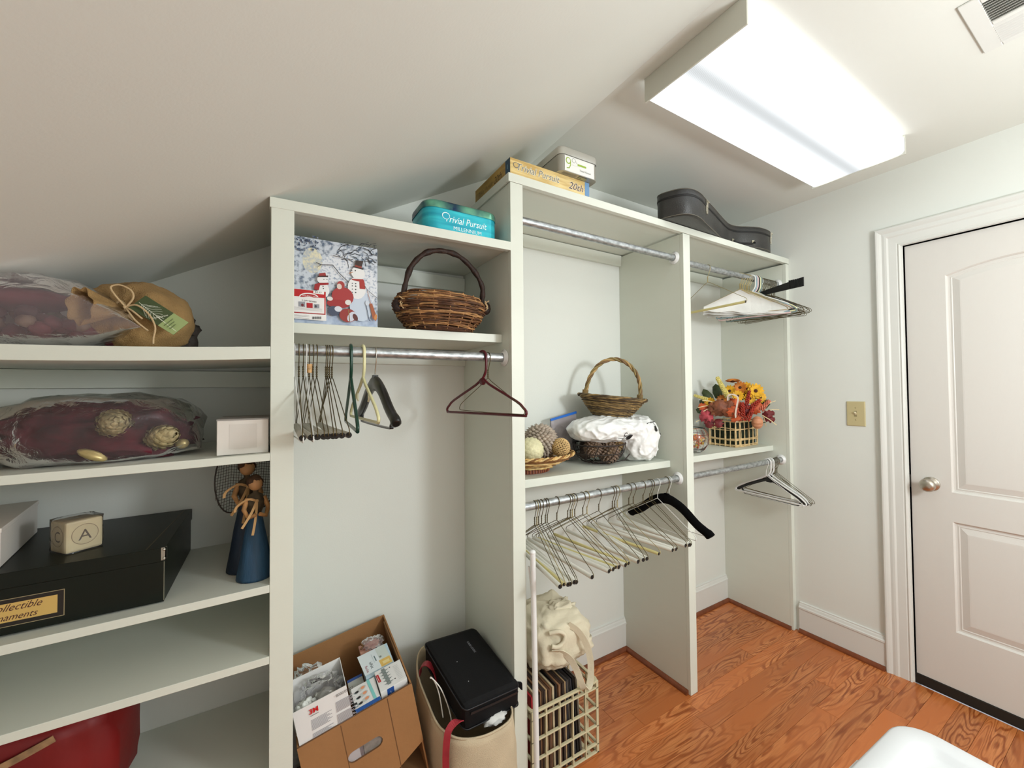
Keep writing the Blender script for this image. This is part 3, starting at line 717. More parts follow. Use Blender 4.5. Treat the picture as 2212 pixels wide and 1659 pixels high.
# ================================================================ left tower
Z1s, Z2s, Z3s, Z4s, Z5s = 1.4855, 1.222, .901, .729, .402
def shz(x, z, sag):                                    # top of a sagging left shelf at x
    u = (x+.9995)/.9992; return z-sag*4*u*(1-u)
film_m = bpy.data.materials.new('clear_plastic_film'); film_m.use_nodes = True; nt = film_m.node_tree; nt.nodes.clear()
def mk_film(m, tint, amount, rough=.12):
    nt = m.node_tree; o_ = nt.nodes.new('ShaderNodeOutputMaterial'); tr = nt.nodes.new('ShaderNodeBsdfTransparent'); gl = nt.nodes.new('ShaderNodeBsdfGlossy'); df = nt.nodes.new('ShaderNodeBsdfDiffuse')
    tr.inputs[0].default_value = (.96, .96, .96, 1); gl.inputs[0].default_value = (.9, .9, .92, 1); gl.inputs[1].default_value = rough; df.inputs[0].default_value = rgb(tint)
    tc = nt.nodes.new('ShaderNodeTexCoord'); n = nt.nodes.new('ShaderNodeTexNoise'); n.inputs['Scale'].default_value = 22; n.inputs['Detail'].default_value = 5; n.inputs['Distortion'].default_value = 1.2
    nt.links.new(tc.outputs['Object'], n.inputs['Vector']); b = nt.nodes.new('ShaderNodeBump'); b.inputs['Strength'].default_value = .55; b.inputs['Distance'].default_value = .010
    nt.links.new(n.outputs[0], b.inputs['Height']); nt.links.new(b.outputs[0], gl.inputs['Normal'])
    m1 = nt.nodes.new('ShaderNodeMixShader'); m1.inputs[0].default_value = amount; m2 = nt.nodes.new('ShaderNodeMixShader'); fr = nt.nodes.new('ShaderNodeFresnel'); fr.inputs[0].default_value = 1.22
    nt.links.new(b.outputs[0], fr.inputs['Normal'])
    nt.links.new(tr.outputs[0], m1.inputs[1]); nt.links.new(df.outputs[0], m1.inputs[2]); nt.links.new(fr.outputs[0], m2.inputs[0]); nt.links.new(m1.outputs[0], m2.inputs[1]); nt.links.new(gl.outputs[0], m2.inputs[2]); nt.links.new(m2.outputs[0], o_.inputs[0])
mk_film(film_m, (190, 184, 184), .07)
film2 = bpy.data.materials.new('cloudy_plastic_film'); film2.use_nodes = True; film2.node_tree.nodes.clear(); mk_film(film2, (200, 186, 190), .20, .2)

def blobbag(name, fn, mat, parent, nu=36, nv=18):
    return MB().grid(fn, nu, nv, closed_u=True).build(name, mat, parent)
def bagfn(c, r, zfloor, pw=.75, nz=.10, ns=3.2, seed=0, tip=None):
    """closed bag shape: flattened on the shelf, wrinkled, optional pulled-out corner"""
    c = Vector(c)
    def f(u, v):
        th = PI*min(max(v, .0001), .9999); ph = 2*PI*u
        d = Vector((math.sin(th)*math.cos(ph), math.sin(th)*math.sin(ph), math.cos(th)))
        q = Vector([math.copysign(abs(t)**pw, t) for t in d])
        w = 1+nz*noise.noise(d*ns+Vector((seed, seed*2, 0)))+nz*.5*noise.noise(d*ns*3+Vector((seed, 0, seed)))
        p = c+Vector((q.x*r[0], q.y*r[1], q.z*r[2]))*w
        if tip:
            k = max(0, d.dot((Vector(tip)-c).normalized()))**6; p = p.lerp(Vector(tip), k*.95)
        p.z = max(p.z, zfloor+.0008)
        p.z = min(p.z, ZC-SL*(X1-p.x)-.006 if p.x < X1 else ZC-.006)
        return p
    return f
# ---- top shelf: clear bag of burgundy potpourri
zf = 1.4855
bx = thing('plastic_bag', 'clear plastic bag of burgundy and green dried pods on the top left shelf', 'bag', (-.42, .08, shz(-.42, Z1s, .016)))
zt = shz(-.42, Z1s, .016)
blobbag('film', bagfn((-.452, .10, 1.540), (.165, .12, .085), zt, .8, .10, 3, 2, tip=(-.226, -.03, 1.512)), film2, bx)
pods = [('burgundy_pod', (74, 20, 30)), ('burgundy_pod', (50, 16, 24)), ('green_leaf_pod', (70, 86, 54)), ('tan_pod', (112, 92, 76)), ('burgundy_pod', (92, 30, 40))]
rnd = random.Random(3); pm = [M('pod_%d' % i, c, .7, var=.35, vs=40, bump=.4, bs=60) for i, (n_, c) in enumerate(pods)]
for i in range(62):
    x = rnd.uniform(-.55, -.300); k = max(.25, 1-((x+.45)/.17)**2); y = .10+rnd.uniform(-.75, .5)*.09*k; r = rnd.uniform(.011, .020); z = zt+r*.9+.003+rnd.uniform(0, 1)*.062*k
    j = i % 5
    MB().ball((x, y, z), (r, r*.9, r*.85), 12, nz=.3, ns=3, seed=i).build(pods[j][0], pm[j], bx)
MB().ball((-.452, .12, zt+.104), (.085, .065, .026), 16, nz=.15, ns=4).build('burgundy_cloth', M('burgundy_cloth', (96, 38, 46), .85, var=.3, vs=20), bx)
# ---- burlap sack with twine and tag
burlap = M('burlap', (166, 132, 84), .9, var=.28, vs=10, bump=.9, bs=420)
sk = thing('burlap_sack', 'tan burlap sack tied with twine lying on the top left shelf', 'sack', (-.27, .14, shz(-.27, Z1s, .016)))
zs = shz(-.27, Z1s, .016)
def sackfn(u, v):
    th = PI*min(max(v, .0001), .9999); ph = 2*PI*u
    d = Vector((math.sin(th)*math.cos(ph), math.sin(th)*math.sin(ph), math.cos(th)))
    w = 1+.07*noise.noise(d*2.5+Vector((4, 2, 1)))+.03*noise.noise(d*8)
    # gathered neck towards the camera, left of centre
    k = max(0, d.dot(Vector((-.28, -.93, .12)).normalized()))
    g = 1-.28*max(0, (k-.72)/.28)
    pl_ = 1+.06*math.sin(math.atan2(d.z-.1, d.x+.25)*11)*max(0, (k-.45))*2
    p = Vector((-.268, .148, zs+.078))+Vector((d.x*.103, d.y*.105, d.z*.089))*w*g*pl_
    p.z = max(p.z, zs+.0008); return p
MB().grid(sackfn, 64, 36, closed_u=True).build('sack_body', burlap, sk)
# gathered mouth: a small ruffled cone
def mouth(u, v):
    a = 2*PI*u; r = .013+.026*v+.005*math.sin(a*7)*v; 
    c = Vector((-.285, .058, zs+.085))+Vector((-.045, -.055, -.004))*v
    return c+Vector((.55*math.cos(a), -.25*math.cos(a), math.sin(a)*.95))*r
MB().grid(mouth, 48, 10, closed_u=True).build('gathered_mouth', burlap, sk, solid=.0012)
twine = M('pale_twine', (204, 176, 134), .8, bump=.5, bs=500)
K0 = Vector((-.268, .036, zs+.090))
mb = MB()
mb.tube(arc(K0+Vector((-.012, .014, -.003)), .017, 0, 2*PI, 20, (.6, -.5, 0), (0, 0, 1)), .0022, 8)
for pts in ([(0, 0, 0), (-.016, -.008, .024), (-.022, -.008, .040), (-.008, -.008, .046), (.010, -.010, .036), (.014, -.010, .020), (.003, -.004, .002)],
            [(0, 0, 0), (.02, -.012, .004), (.040, -.016, -.014), (.052, -.020, -.042), (.050, -.022, -.068), (.050, -.024, -.0815)],
            [(0, 0, 0), (.008, -.008, -.014), (.020, -.014, -.032), (.040, -.016, -.052)],
            [(0, 0, 0), (.014, -.012, -.010), (.030, -.016, -.026)]):
    mb.tube(spl([K0+Vector(p) for p in pts], 5), .0019, 7)
mb.ball(K0, .005, 8); mb.build('twine_bow', twine, sk)
# tag
tu = Vector((.70, -.10, -.52)).normalized(); tv = Vector((.52, .25, .70)); tv = (tv-tu*tv.dot(tu)).normalized()
T0 = Vector((-.262, .030, zs+.088))
tgb = MB(boxframe(T0, tu, tv, tu.cross(tv))).box(0, 0, 0, .096, .042, .0008); tgo = tgb.build('gift_tag', M('green_tag', (62, 76, 42), .5), sk)
d = Decal(T0+tu.cross(tv)*.0008, tu, tv)
d.rect(.062, 0, .096, .042, (150, 166, 108))
d.line([(.004, .021), (.094, .010)], .0009, (226, 228, 210))
for i in range(9):
    t = .010+i*.0045; s_ = .014*math.sin(PI*min(1, (i+1)/8))+.003; b_ = .021-t*.11
    for sgn in (-1, 1): d.line([(t, b_), (t+.006, b_+sgn*s_*.6), (t+.014, b_+sgn*s_)], .0006, (220, 224, 206))
d.text('Pomegranate', .046, .0035, .0062, (226, 226, 208), shear=.4, rot=R_(62), sx=.9)
for i in range(3): d.rect(.070+.006*i, .006, .0715+.006*i, .030-.004*i, (96, 110, 66))
d.build('tag_print', sk)
# dark netted bundle behind the sack
nb = thing('netted_bundle', 'dark grey crumpled bundle half hidden behind the burlap sack', 'bundle', (-.225, .25, shz(-.2, Z1s, .016)))
zb = shz(-.22, Z1s, .016)
blobbag('cloth', bagfn((-.232, .235, zb+.058), (.062, .075, .064), zb, .85, .35, 3.5, 5), M('dark_mesh_cloth', (62, 56, 52), .6, var=.5, vs=30, bump=.8, bs=80), nb)
mb = MB()
for k in range(9): mb.tube([Vector((-.232+.064*math.cos(a)*math.cos(k*.35-1.2), .235-.077*math.sin(a), zb+.060+.062*math.cos(a)*math.sin(k*.35-1.2)+.0)) for a in [i*PI/12 for i in range(13)] if zb+.060+.062*math.cos(a)*math.sin(k*.35-1.2) > zb+.003], .0009, 4)
mb.build('netting', M('brown_net', (44, 32, 26), .7), nb)
# ---- second shelf: big bag, pine cones, ornaments
zt = 1.2195
b2 = thing('plastic_bag', 'large clear plastic bag full of burgundy cloth and gilded cones on the second left shelf', 'bag', (-.32, .12, zt))
blobbag('film', bagfn((-.325, .165, zt+.070), (.175, .14, .082), zt, .72, .10, 3, 9, tip=(-.145, .12, zt+.012)), film_m, b2)
vel = M('burgundy_velvet', (40, 14, 18), .85, vs=16, bump=.7, bs=30, col2=(96, 22, 38))
def cloth(u, v):
    p = bagfn((-.330, .185, zt+.058), (.160, .115, .068), zt+.001, .72, .32, 4.5, 3)(u, v); p.z = max(p.z, zt+.002); return p
MB().grid(cloth, 56, 28, closed_u=True).build('burgundy_cloth', vel, b2)
goldp = M('gilded_cone', (176, 160, 120), .5, var=.3, vs=50)
def cone_pts(c, rad, n, mat, nm, seed=0, axis=None, scale=.42, elong=1.0):
    """pine cone: overlapping scales spiralled over an egg"""
    c = Vector(c); mb = MB(); rot = axis.to_track_quat('Z', 'Y').to_matrix() if axis is not None else Matrix.Identity(3)
    mb.ball(c, (rad*.88, rad*.88, rad*.88*elong), 12, rot=rot)
    for i in range(n):
        z = 1-2*(i+.5)/n; a = i*2.39996; rr = math.sqrt(1-z*z)
        d_ = Vector((rr*math.cos(a), rr*math.sin(a), z)); t1 = Vector((0, 0, 1)).cross(d_)
        if t1.length < .1: t1 = Vector((1, 0, 0))
        t1.normalize(); t2 = d_.cross(t1)
        s_ = rad*scale
        P_ = lambda a_, b_, h: c+rot @ (Vector((d_.x*rad, d_.y*rad, d_.z*rad*elong))*h+t1*a_*s_+t2*b_*s_)
        vs = [P_(-.5, -.55, .80), P_(.5, -.55, .80), P_(.55, .2, .97), P_(0, .60, 1.07), P_(-.55, .2, .97), P_(0, 0, 1.03)]
        mb.add(vs, [(0, 1, 5), (1, 2, 5), (2, 3, 5), (3, 4, 5), (4, 0, 5)])
    return mb
def single(mb, nm, mat, label, cat, group=None):
    o = mb.build(nm, mat); return tag(o, label, cat, group)
single(cone_pts((-.292, .075, zt+.086), .031, 90, goldp, '', axis=Vector((.2, -1, .3)), elong=1.1, scale=.34), 'pine_cone', goldp, 'gilded pine cone in the middle of the large burgundy bag', 'pine cone', 'gilded ornaments in the large burgundy bag')
single(cone_pts((-.212, .073, zt+.050), .027, 60, goldp, '', axis=Vector((.8, -.5, .3)), elong=1.3, scale=.5), 'pine_cone', goldp, 'open gilded pine cone at the right side of the burgundy bag', 'pine cone', 'gilded ornaments in the large burgundy bag')
gm = M('gold_leaf_ornament', (190, 170, 118), .35, .5, var=.2, vs=40, bump=.3, bs=50)
for (x, y, z, r, rz, lab) in ((-.344, .10, zt+.106, (.024, .014, .013), .3, 'gold oval ornament high in the burgundy bag, above left of the cone'), (-.318, .042, zt+.022, (.026, .013, .010), .5, 'gold oval ornament at the bottom front of the burgundy bag'), (-.180, .10, zt+.030, (.014, .010, .012), 0, 'small gold ornament at the right tip of the burgundy bag')):
    single(MB().ball((x, y, z), r, 14, nz=.12, ns=4, rot=Matrix.Rotation(rz, 3, 'Y'), seed=x*9), 'gold_ornament', gm, lab, 'ornament', 'gilded ornaments in the large burgundy bag')
# amber garland at the far left
ag = thing('dried_flower_bunch', 'amber and gold dried flower bunch left of the burgundy bag', 'dried flowers', (-.50, .14, zt))
am = M('amber_petal', (190, 128, 40), .6, var=.5, vs=60)
for i, (x, y, z, r) in enumerate(((-.505, .10, zt+.052, .036), (-.525, .16, zt+.085, .034), (-.55, .10, zt+.03, .030))):
    cone_pts((x, y, z), r, 60, am, '', scale=.5).build('petal_ball', am, ag)
MB().ball((-.53, .14, zt+.018), (.05, .05, .017), 12, nz=.3).build('dark_leaves', M('dark_brown_leaf', (48, 34, 22), .8), ag)
# white box
wbx = thing('white_carton', 'small plain white carton standing by the upright on the second left shelf', 'box', (-.055, .09, 1.2222))
card_w = M('white_card', (226, 220, 212), .7, var=.03, vs=6)
MB().box(-.1065, .022, 1.2222, -.0035, .190, 1.3075).build('carton_body', card_w, wbx, bevel=.0015)
d = Decal((-.1065, .022, 1.2222), (1, 0, 0), (0, 0, 1)); d.rect(.024, .014, .079, .073, (216, 210, 202)); d.build('worn_patch', wbx)
MB().box(-.1072, .0212, 1.3045, -.0032, .1905, 1.3082).build('lid_flap', M('grey_card_edge', (150, 146, 140), .7), wbx)
# ---- third shelf: ornament box
zg = .9018
gbm = M('dark_green_board', (8, 16, 8), .42, var=.25, vs=5, spec=.3)
gb = thing('ornament_box', 'large dark green keepsake box with a handwritten label on the third left shelf', 'box', (-.42, .22, zg))
MB().box(-.640, .0385, zg, -.2005, .402, zg+.090).build('box_base', gbm, gb, bevel=.0008)
MB().box(-.643, .036, zg+.0905, -.198, .405, zg+.1215).build('box_lid', gbm, gb, bevel=.001)
cl = M('silver_corner', (196, 196, 188), .25, 1)
mb = MB(); mb.box(-.2055, .0345, zg+.094, -.1965, .0365, zg+.122); mb.box(-.1985, .0345, zg+.094, -.1965, .044, zg+.122); mb.ball((-.2, .0345, zg+.098), .0035, 8); mb.ball((-.2, .0345, zg+.118), .0035, 8)
mb.build('metal_corner', cl, gb)
MB().box(-.2012, .0375, zg+.003, -.2, .039, zg+.0905).build('worn_edge', M('worn_card_edge', (120, 118, 100), .8), gb)
MB().hexa([(-.232, .04, zg+.1216), (-.231, .04, zg+.1216), (-.2145, .40, zg+.1216), (-.2155, .40, zg+.1216), (-.232, .04, zg+.1219), (-.231, .04, zg+.1219), (-.2145, .40, zg+.1219), (-.2155, .40, zg+.1219)]).build('gold_thread', M('dull_gold', (110, 96, 66), .5), gb)
d = Decal((-.640, .0385, zg), (1, 0, 0), (0, 0, 1))
lx0, lx1, lz0, lz1 = .088, .2855, .0155, .0695
d.rect(lx0, lz0, lx1, lz1, (160, 144, 108)); d.rect(lx0+.0012, lz0+.0012, lx1-.0012, lz1-.0012, (26, 18, 12)); d.rect(lx0+.010, lz0+.009, lx1-.010, lz1-.009, (206, 170, 96))
hw = (62, 14, 22)
d.text('Collectible', lx0+.092, lz0+.0305, .0190, hw, shear=.5, sx=.88, space=1.0)
d.text('Ornaments', lx0+.088, lz0+.0125, .0175, hw, shear=.45, sx=.88, space=1.0)
d.build('handwritten_label', gb)
# white box on the green box, letter block
zk = zg+.1222
wb2 = thing('white_carton', 'white cardboard carton on the dark green box, cut by the left edge', 'box', (-.56, .22, zk))
MB(Matrix.Translation((-.455, .075, 0)) @ Matrix.Rotation(R_(8), 4, 'Z')).box(-.20, 0, zk, 0, .285, zk+.078).build('carton_body', card_w, wb2, bevel=.002)
MB(Matrix.Translation((-.455, .075, 0)) @ Matrix.Rotation(R_(8), 4, 'Z')).box(-.202, -.0015, zk+.070, .0015, .287, zk+.0795).build('carton_lid', card_w, wb2, bevel=.0015)
bk = thing('letter_block_candle', 'cream square block with letters C and A in shrink wrap on the dark green box', 'block', (-.368, .13, zk))
wax = M('cream_wax', (212, 196, 158), .35, var=.1, vs=16, bump=.3, bs=30)
BT = Matrix.Translation((-.371, .096, zk+.0003)) @ Matrix.Rotation(R_(38), 4, 'Z')
MB(BT).box(0, 0, 0, .062, .062, .068).build('wax_block', wax, bk, bevel=.005)
ux, uy = BT.to_3x3() @ Vector((1, 0, 0)), BT.to_3x3() @ Vector((0, -1, 0))
for (o_, u_, ch) in ((BT @ Vector((0, 0, 0)), ux, 'A'), (BT @ Vector((0, .062, 0)), uy, 'C')):
    d = Decal(o_, u_, (0, 0, 1), lift=.0003)
    d.ell(.031, .036, .0225, .0225, (150, 130, 104), n=30); d.ell(.031, .036, .0212, .0212, (204, 188, 152), n=30)
    d.text(ch, .031, .024, .033, (90, 76, 62), align='CENTER'); d.build('letter_print', bk)
def wrapfn(u, v):
    a = 2*PI*u; p = Vector((.031+.052*math.copysign(abs(math.cos(a))**.35, math.cos(a))*.66, .031+.052*math.copysign(abs(math.sin(a))**.35, math.sin(a))*.66, 0))
    w = 1+.05*noise.noise(Vector((math.cos(a)*3, math.sin(a)*3, v*6))); p = Vector((.031, .031, 0))+(p-Vector((.031, .031, 0)))*w
    k = 1 if v < .85 else 1-(v-.85)/.15; p = Vector((.031, .031, 0))+(p-Vector((.031, .031, 0)))*(k if k > .02 else .02)
    p.z = min(v/.85, 1)*.0715+.001*noise.noise(Vector((u*20, v*9, 3))); return BT @ p
MB().grid(wrapfn, 40, 14, closed_u=True).build('shrink_wrap', film_m, bk)
# ---- angel figures
wood = M('corn_husk_tan', (176, 128, 78), .7, var=.3, vs=60)
def angel(name, label, loc, s, dress, rot, wings=True, hair=(66, 42, 22)):
    t = thing(name, label, 'figurine', loc, None, rot, local=True)
    A = lambda *p: Vector(p)*s
    dm = M(name+'_dress', dress, .6, var=.3, vs=12, bump=.3, bs=60, stretch=(3, 3, .6))
    MB().lathe([(.0001, .001), (.040*s, .0005), (.0395*s, .006*s), (.033*s, .05*s), (.025*s, .10*s), (.016*s, .15*s), (.013*s, .165*s)], n=28, wob=.02).build('dress', dm, t)
    MB().lathe([(.013*s, .163*s), (.019*s, .178*s), (.021*s, .195*s), (.016*s, .208*s), (.006*s, .214*s), (.006*s, .222*s)], n=20, cap=True).build('bodice', M(name+'_bodice', (74, 60, 40), .8, var=.5, vs=50), t)
    MB().ball(A(0, 0, .236), (.0155*s, .0155*s, .0175*s), 16).build('head', M(name+'_face', (190, 140, 92), .6), t)
    MB().ball(A(.0, .004, .240), (.0185*s, .0175*s, .019*s), 16, nz=.25, ns=5).build('hair', M(name+'_hair', hair, .85, var=.5, vs=70, bump=.7, bs=120), t)
    for sx in (-1, 1):
        MB().tube([A(sx*.017, -.004, .202), A(sx*.026, -.012, .176), A(sx*.018, -.030, .158), A(sx*.004, -.036, .166)], [.006*s, .0055*s, .0045*s, .005*s], 8).build('arm', wood, t)
    ra = M(name+'_raffia', (186, 146, 96), .8)
    mb = MB(); mb.ball(A(0, -.020, .196), .0045*s, 8)
    for pts in ([(0, -.02, .196), (-.02, -.03, .205), (-.042, -.030, .192), (-.046, -.028, .178)], [(0, -.02, .196), (-.004, -.034, .16), (-.012, -.044, .118)], [(0, -.02, .196), (-.014, -.036, .17), (-.034, -.046, .140)]):
        mb.ribbon(spl([A(*p) for p in pts], 4), .0055*s, .0008, (1, .2, .2))
    mb.build('raffia_bow', ra, t)
    if wings:
        wm = M(name+'_wing_wire', (40, 30, 20), .6)
        for sx in (-1, 1):
            C_ = A(sx*.030, .022, .205); a_, b_ = .030*s, .072*s
            mb = MB(); rim = [C_+Vector((sx*a_*math.cos(t_)*(1.0), .006*math.sin(t_)*s, b_*math.sin(t_))) for t_ in [i*2*PI/28 for i in range(28)]]
            mb.tube(rim, .0016*s, 6, closed=True)
            for i in range(-5, 6):
                x_ = i/6*a_; h_ = b_*math.sqrt(max(0, 1-(x_/a_)**2)); mb.tube([C_+Vector((x_-.004, 0, -h_)), C_+Vector((x_+.004, .002, h_))], .0005, 4)
            for i in range(-10, 11):
                z_ = i/11*b_; w_ = a_*math.sqrt(max(0, 1-(z_/b_)**2)); mb.tube([C_+Vector((-w_, 0, z_-.003)), C_+Vector((0, .002, z_+.003)), C_+Vector((w_, 0, z_-.003))], .0005, 4)
            mb.build('wire_wing', wm, t)
    return t
angel('angel_figurine', 'corn husk angel figurine in a blue dress beside the upright on the third left shelf', (-.0315, .075, .9015), 1.0, (34, 70, 98), R_(10), wings=False, hair=(70, 46, 26))
angel('angel_figurine', 'taller dark angel figurine with wire mesh wings behind the blue-dressed one', (-.052, .150, .9015), 1.13, (22, 38, 58), R_(8))
# ---- bottom: red bag with tan strap on the lowest shelf
redm = M('red_nylon', (122, 6, 8), .55, var=.2, vs=6, bump=.3, bs=16)
rb = thing('red_bag', 'bright red fabric bag with a tan strap on the lowest left shelf', 'bag', (-.42, .16, Z5s))
def redfn(u, v):
    p = bagfn((-.455, .19, Z5s+.150), (.172, .125, .152), Z5s, .42, .06, 3, 4)(u, v); p.z = max(p.z, Z5s+.0008); return p
MB().grid(redfn, 48, 26, closed_u=True).build('bag_body', redm, rb)
MB().ribbon(spl([(-.60, .058, .60), (-.50, .056, .628), (-.44, .056, .640), (-.372, .058, .662)], 5), .014, .002, (0, 0, 1)).build('tan_strap', M('tan_webbing', (150, 118, 84), .8, var=.3, vs=60), rb)
MB().ball((-.470, .052, .628), (.030, .010, .016), 12, nz=.1).build('cream_patch', M('cream_felt', (206, 190, 160), .8), rb)

# ================================================================ left bay of the hanging section
# ---- gift box set with a printed winter scene
zq = 1.5592
gbx = thing('gift_box_set', 'flat gift box pack printed with snowmen in a snowy wood', 'box', (.15, .13, zq))
bgm = M('winter_print', (206, 214, 224), .45, col2=(96, 112, 134), vs=95, thresh=(.46, .66)); side_w = M('box_side_white', (214, 214, 214), .6)
MB().box(.028, .0905, zq, .270, .180, zq+.243).build('box_body', side_w, gbx, bevel=.001)
d = Decal((.055, .0905, zq), (1, 0, 0), (0, 0, 1), lift=.0003)
def pc(x, y):
    s = (x-45)/1300; yt = 100+220*s; yb = 1462+92*s
    return s*.215, (yb-y)/(yb-yt)*.243
def E(x, y, rx, ry, c, rot=0, **k): a, b = pc(x, y); d.ell(a, b, rx*.000165, ry*.000178, c, rot, **k)
def Pp(pts, c): d.poly([pc(*p) for p in pts], c)
def Ln(pts, w, c): d.line([pc(*p) for p in pts], w*.00017, c)
d.rect(-.027, .0005, .2148, .2425, bgm)
glow = M('winter_glow', (232, 226, 196), .5, col2=(180, 190, 200), vs=110, thresh=(.40, .62)); E(300, 490, 150, 200, glow)
pale = M('frosty_print', (226, 230, 236), .5, col2=(150, 164, 186), vs=150, thresh=(.5, .66)); E(760, 640, 330, 260, pale); E(1180, 900, 160, 300, pale)
Pp([(45, 1330), (500, 1290), (900, 1250), (1345, 1330), (1345, 1550), (45, 1462)], M('snow_ground', (206, 216, 232), .5, col2=(160, 176, 204), vs=60))
rn = random.Random(5)
for i in range(44):
    x, y = rn.uniform(650, 1330), rn.uniform(250, 520); L_ = rn.uniform(60, 180); a = rn.uniform(-.9, .9)
    L_ = min(L_, 1330-x)
    Ln([(x, y), (x+L_*.5*math.cos(a), y+L_*.5*math.sin(a)), (x+L_*math.cos(a+.3), y+L_*math.sin(a+.3))], rn.uniform(5, 11), (50, 52, 58))
for i in range(40):
    x, y = rn.uniform(50, 420), rn.uniform(120, 340); E(x, y, rn.uniform(8, 26), rn.uniform(6, 18), rn.choice([(54, 66, 92), (84, 98, 124), (120, 134, 156)]), rn.uniform(0, 3), n=8)
Ln([(610, 425), (700, 440), (790, 470), (930, 490)], 9, (70, 66, 64))
Ln([(350, 530), (430, 565), (605, 572), (700, 690), (860, 840)], 11, (44, 38, 36)); Ln([(430, 565), (370, 605)], 6, (80, 74, 70))
sn = (236, 236, 236); sn2 = (200, 212, 228)
E(1060, 1210, 190, 250, sn2); E(990, 930, 150, 180, sn); E(1010, 700, 115, 105, sn)            # tall snowman
Pp([(965, 500), (1095, 515), (1065, 625), (960, 600)], (62, 46, 40)); Pp([(920, 590), (1095, 628), (1092, 650), (918, 605)], (50, 36, 32)); Pp([(958, 572), (1072, 600), (1066, 626), (957, 598)], (146, 62, 50))
E(963, 660, 11, 11, (20, 20, 22)); E(905, 655, 9, 9, (20, 20, 22)); Ln([(925, 682), (868, 700)], 10, (190, 120, 70))
Pp([(905, 785), (1095, 795), (1115, 840), (1130, 950), (1035, 940), (1030, 830), (910, 805)], (170, 52, 46))
for y in (860, 900, 950, 998): E(970, y, 10, 10, (38, 40, 50)); E(915, y-5, 8, 8, (38, 40, 50))
Ln([(1120, 900), (1160, 960), (1330, 1090)], 8, (70, 60, 54))
E(460, 960, 90, 120, sn); E(450, 800, 85, 65, sn)                                                  # small snowman
Pp([(400, 700), (490, 690), (505, 750), (385, 750)], (160, 54, 50)); Pp([(370, 740), (535, 735), (530, 758), (380, 760)], (60, 34, 32))
Pp([(330, 870), (400, 845), (540, 845), (540, 875), (410, 885), (390, 960), (320, 950)], (158, 30, 34))
E(455, 900, 9, 9, (30, 30, 36)); E(460, 935, 9, 9, (30, 30, 36)); E(468, 795, 7, 7, (30, 30, 36)); E(515, 795, 7, 7, (30, 30, 36))
# seated figure bundled in a red coat, with a sack
E(760, 1060, 175, 155, (168, 54, 54)); E(690, 1170, 180, 70, (158, 44, 46)); E(730, 880, 60, 62, (168, 60, 56)); E(705, 905, 40, 45, (222, 206, 196))
E(845, 1150, 50, 42, (226, 224, 220), .5); E(560, 1090, 45, 34, (224, 222, 220)); E(620, 1280, 90, 80, (70, 78, 100)); E(690, 1250, 60, 45, (214, 218, 228))
E(840, 1350, 135, 112, (150, 54, 48)); E(900, 1370, 60, 90, (206, 210, 222), -.5); E(960, 1380, 38, 60, (96, 48, 44), .4); Ln([(850, 1270), (870, 1440)], 14, (140, 110, 60))
Ln([(1130, 1150), (1190, 1430), (1220, 1440)], 10, (50, 60, 80)); E(1158, 1165, 34, 44, (206, 214, 226)); Pp([(1190, 1170), (1240, 1170), (1325, 1400), (1300, 1440), (1250, 1400)], (166, 92, 58)); E(1300, 1380, 24, 50, (206, 140, 80), -.2); Ln([(1160, 980), (1215, 1165)], 8, (170, 110, 80))
# price label
Pp([(-60, 925), (495, 985), (505, 1435), (-60, 1385)], (240, 238, 236)); Pp([(-60, 930), (495, 988), (495, 1085), (-60, 1045)], (190, 18, 24)); Pp([(475, 1080), (495, 1085), (492, 1338), (475, 1330)], (190, 18, 24)); Pp([(-60, 1285), (490, 1325), (490, 1340), (-60, 1302)], (160, 20, 26))
E(245, 1065, 140, 62, (240, 238, 236), .05, a0=0, a1=PI); E(245, 1072, 128, 52, (178, 20, 26), .05, a0=0, a1=PI); E(245, 1090, 90, 26, (240, 238, 236), .05, a0=0, a1=PI)
Pp([(310, 965), (470, 985), (468, 1030), (308, 1012)], (244, 242, 238))
a_, b_ = pc(330, 1002); d.text('$0.97', a_, b_, .0075, (50, 46, 44), rot=-.06)
a_, b_ = pc(150, 1052); d.text('HOLIDAY TIME', a_, b_, .0052, (246, 240, 238), rot=-.02)
a_, b_ = pc(140, 1125); d.text('5 GIFT BOXES', a_, b_, .0058, (60, 54, 52), rot=-.05)
Pp([(210, 1155), (300, 1162), (300, 1238), (212, 1232)], (178, 24, 34)); Pp([(95, 1135), (190, 1140), (190, 1220), (95, 1212)], (150, 152, 160)); Pp([(320, 1175), (398, 1180), (398, 1240), (320, 1235)], (150, 152, 160)); E(150, 1190, 20, 24, (110, 40, 44)); E(345, 1210, 14, 22, (60, 60, 70))
for i in range(16): x = 296+i*8.6; Ln([(x, 1368), (x, 1405)], 3+(i*7 % 4), (40, 40, 44))
for y in (1245, 1262, 1278): Ln([(-20, y-30), (440, y+8)], 3, (176, 172, 170))
for y in (1345, 1362, 1388): Ln([(-10, y-10), (250, y+10)], 3, (140, 136, 134))
d.build('printed_front', gbx)

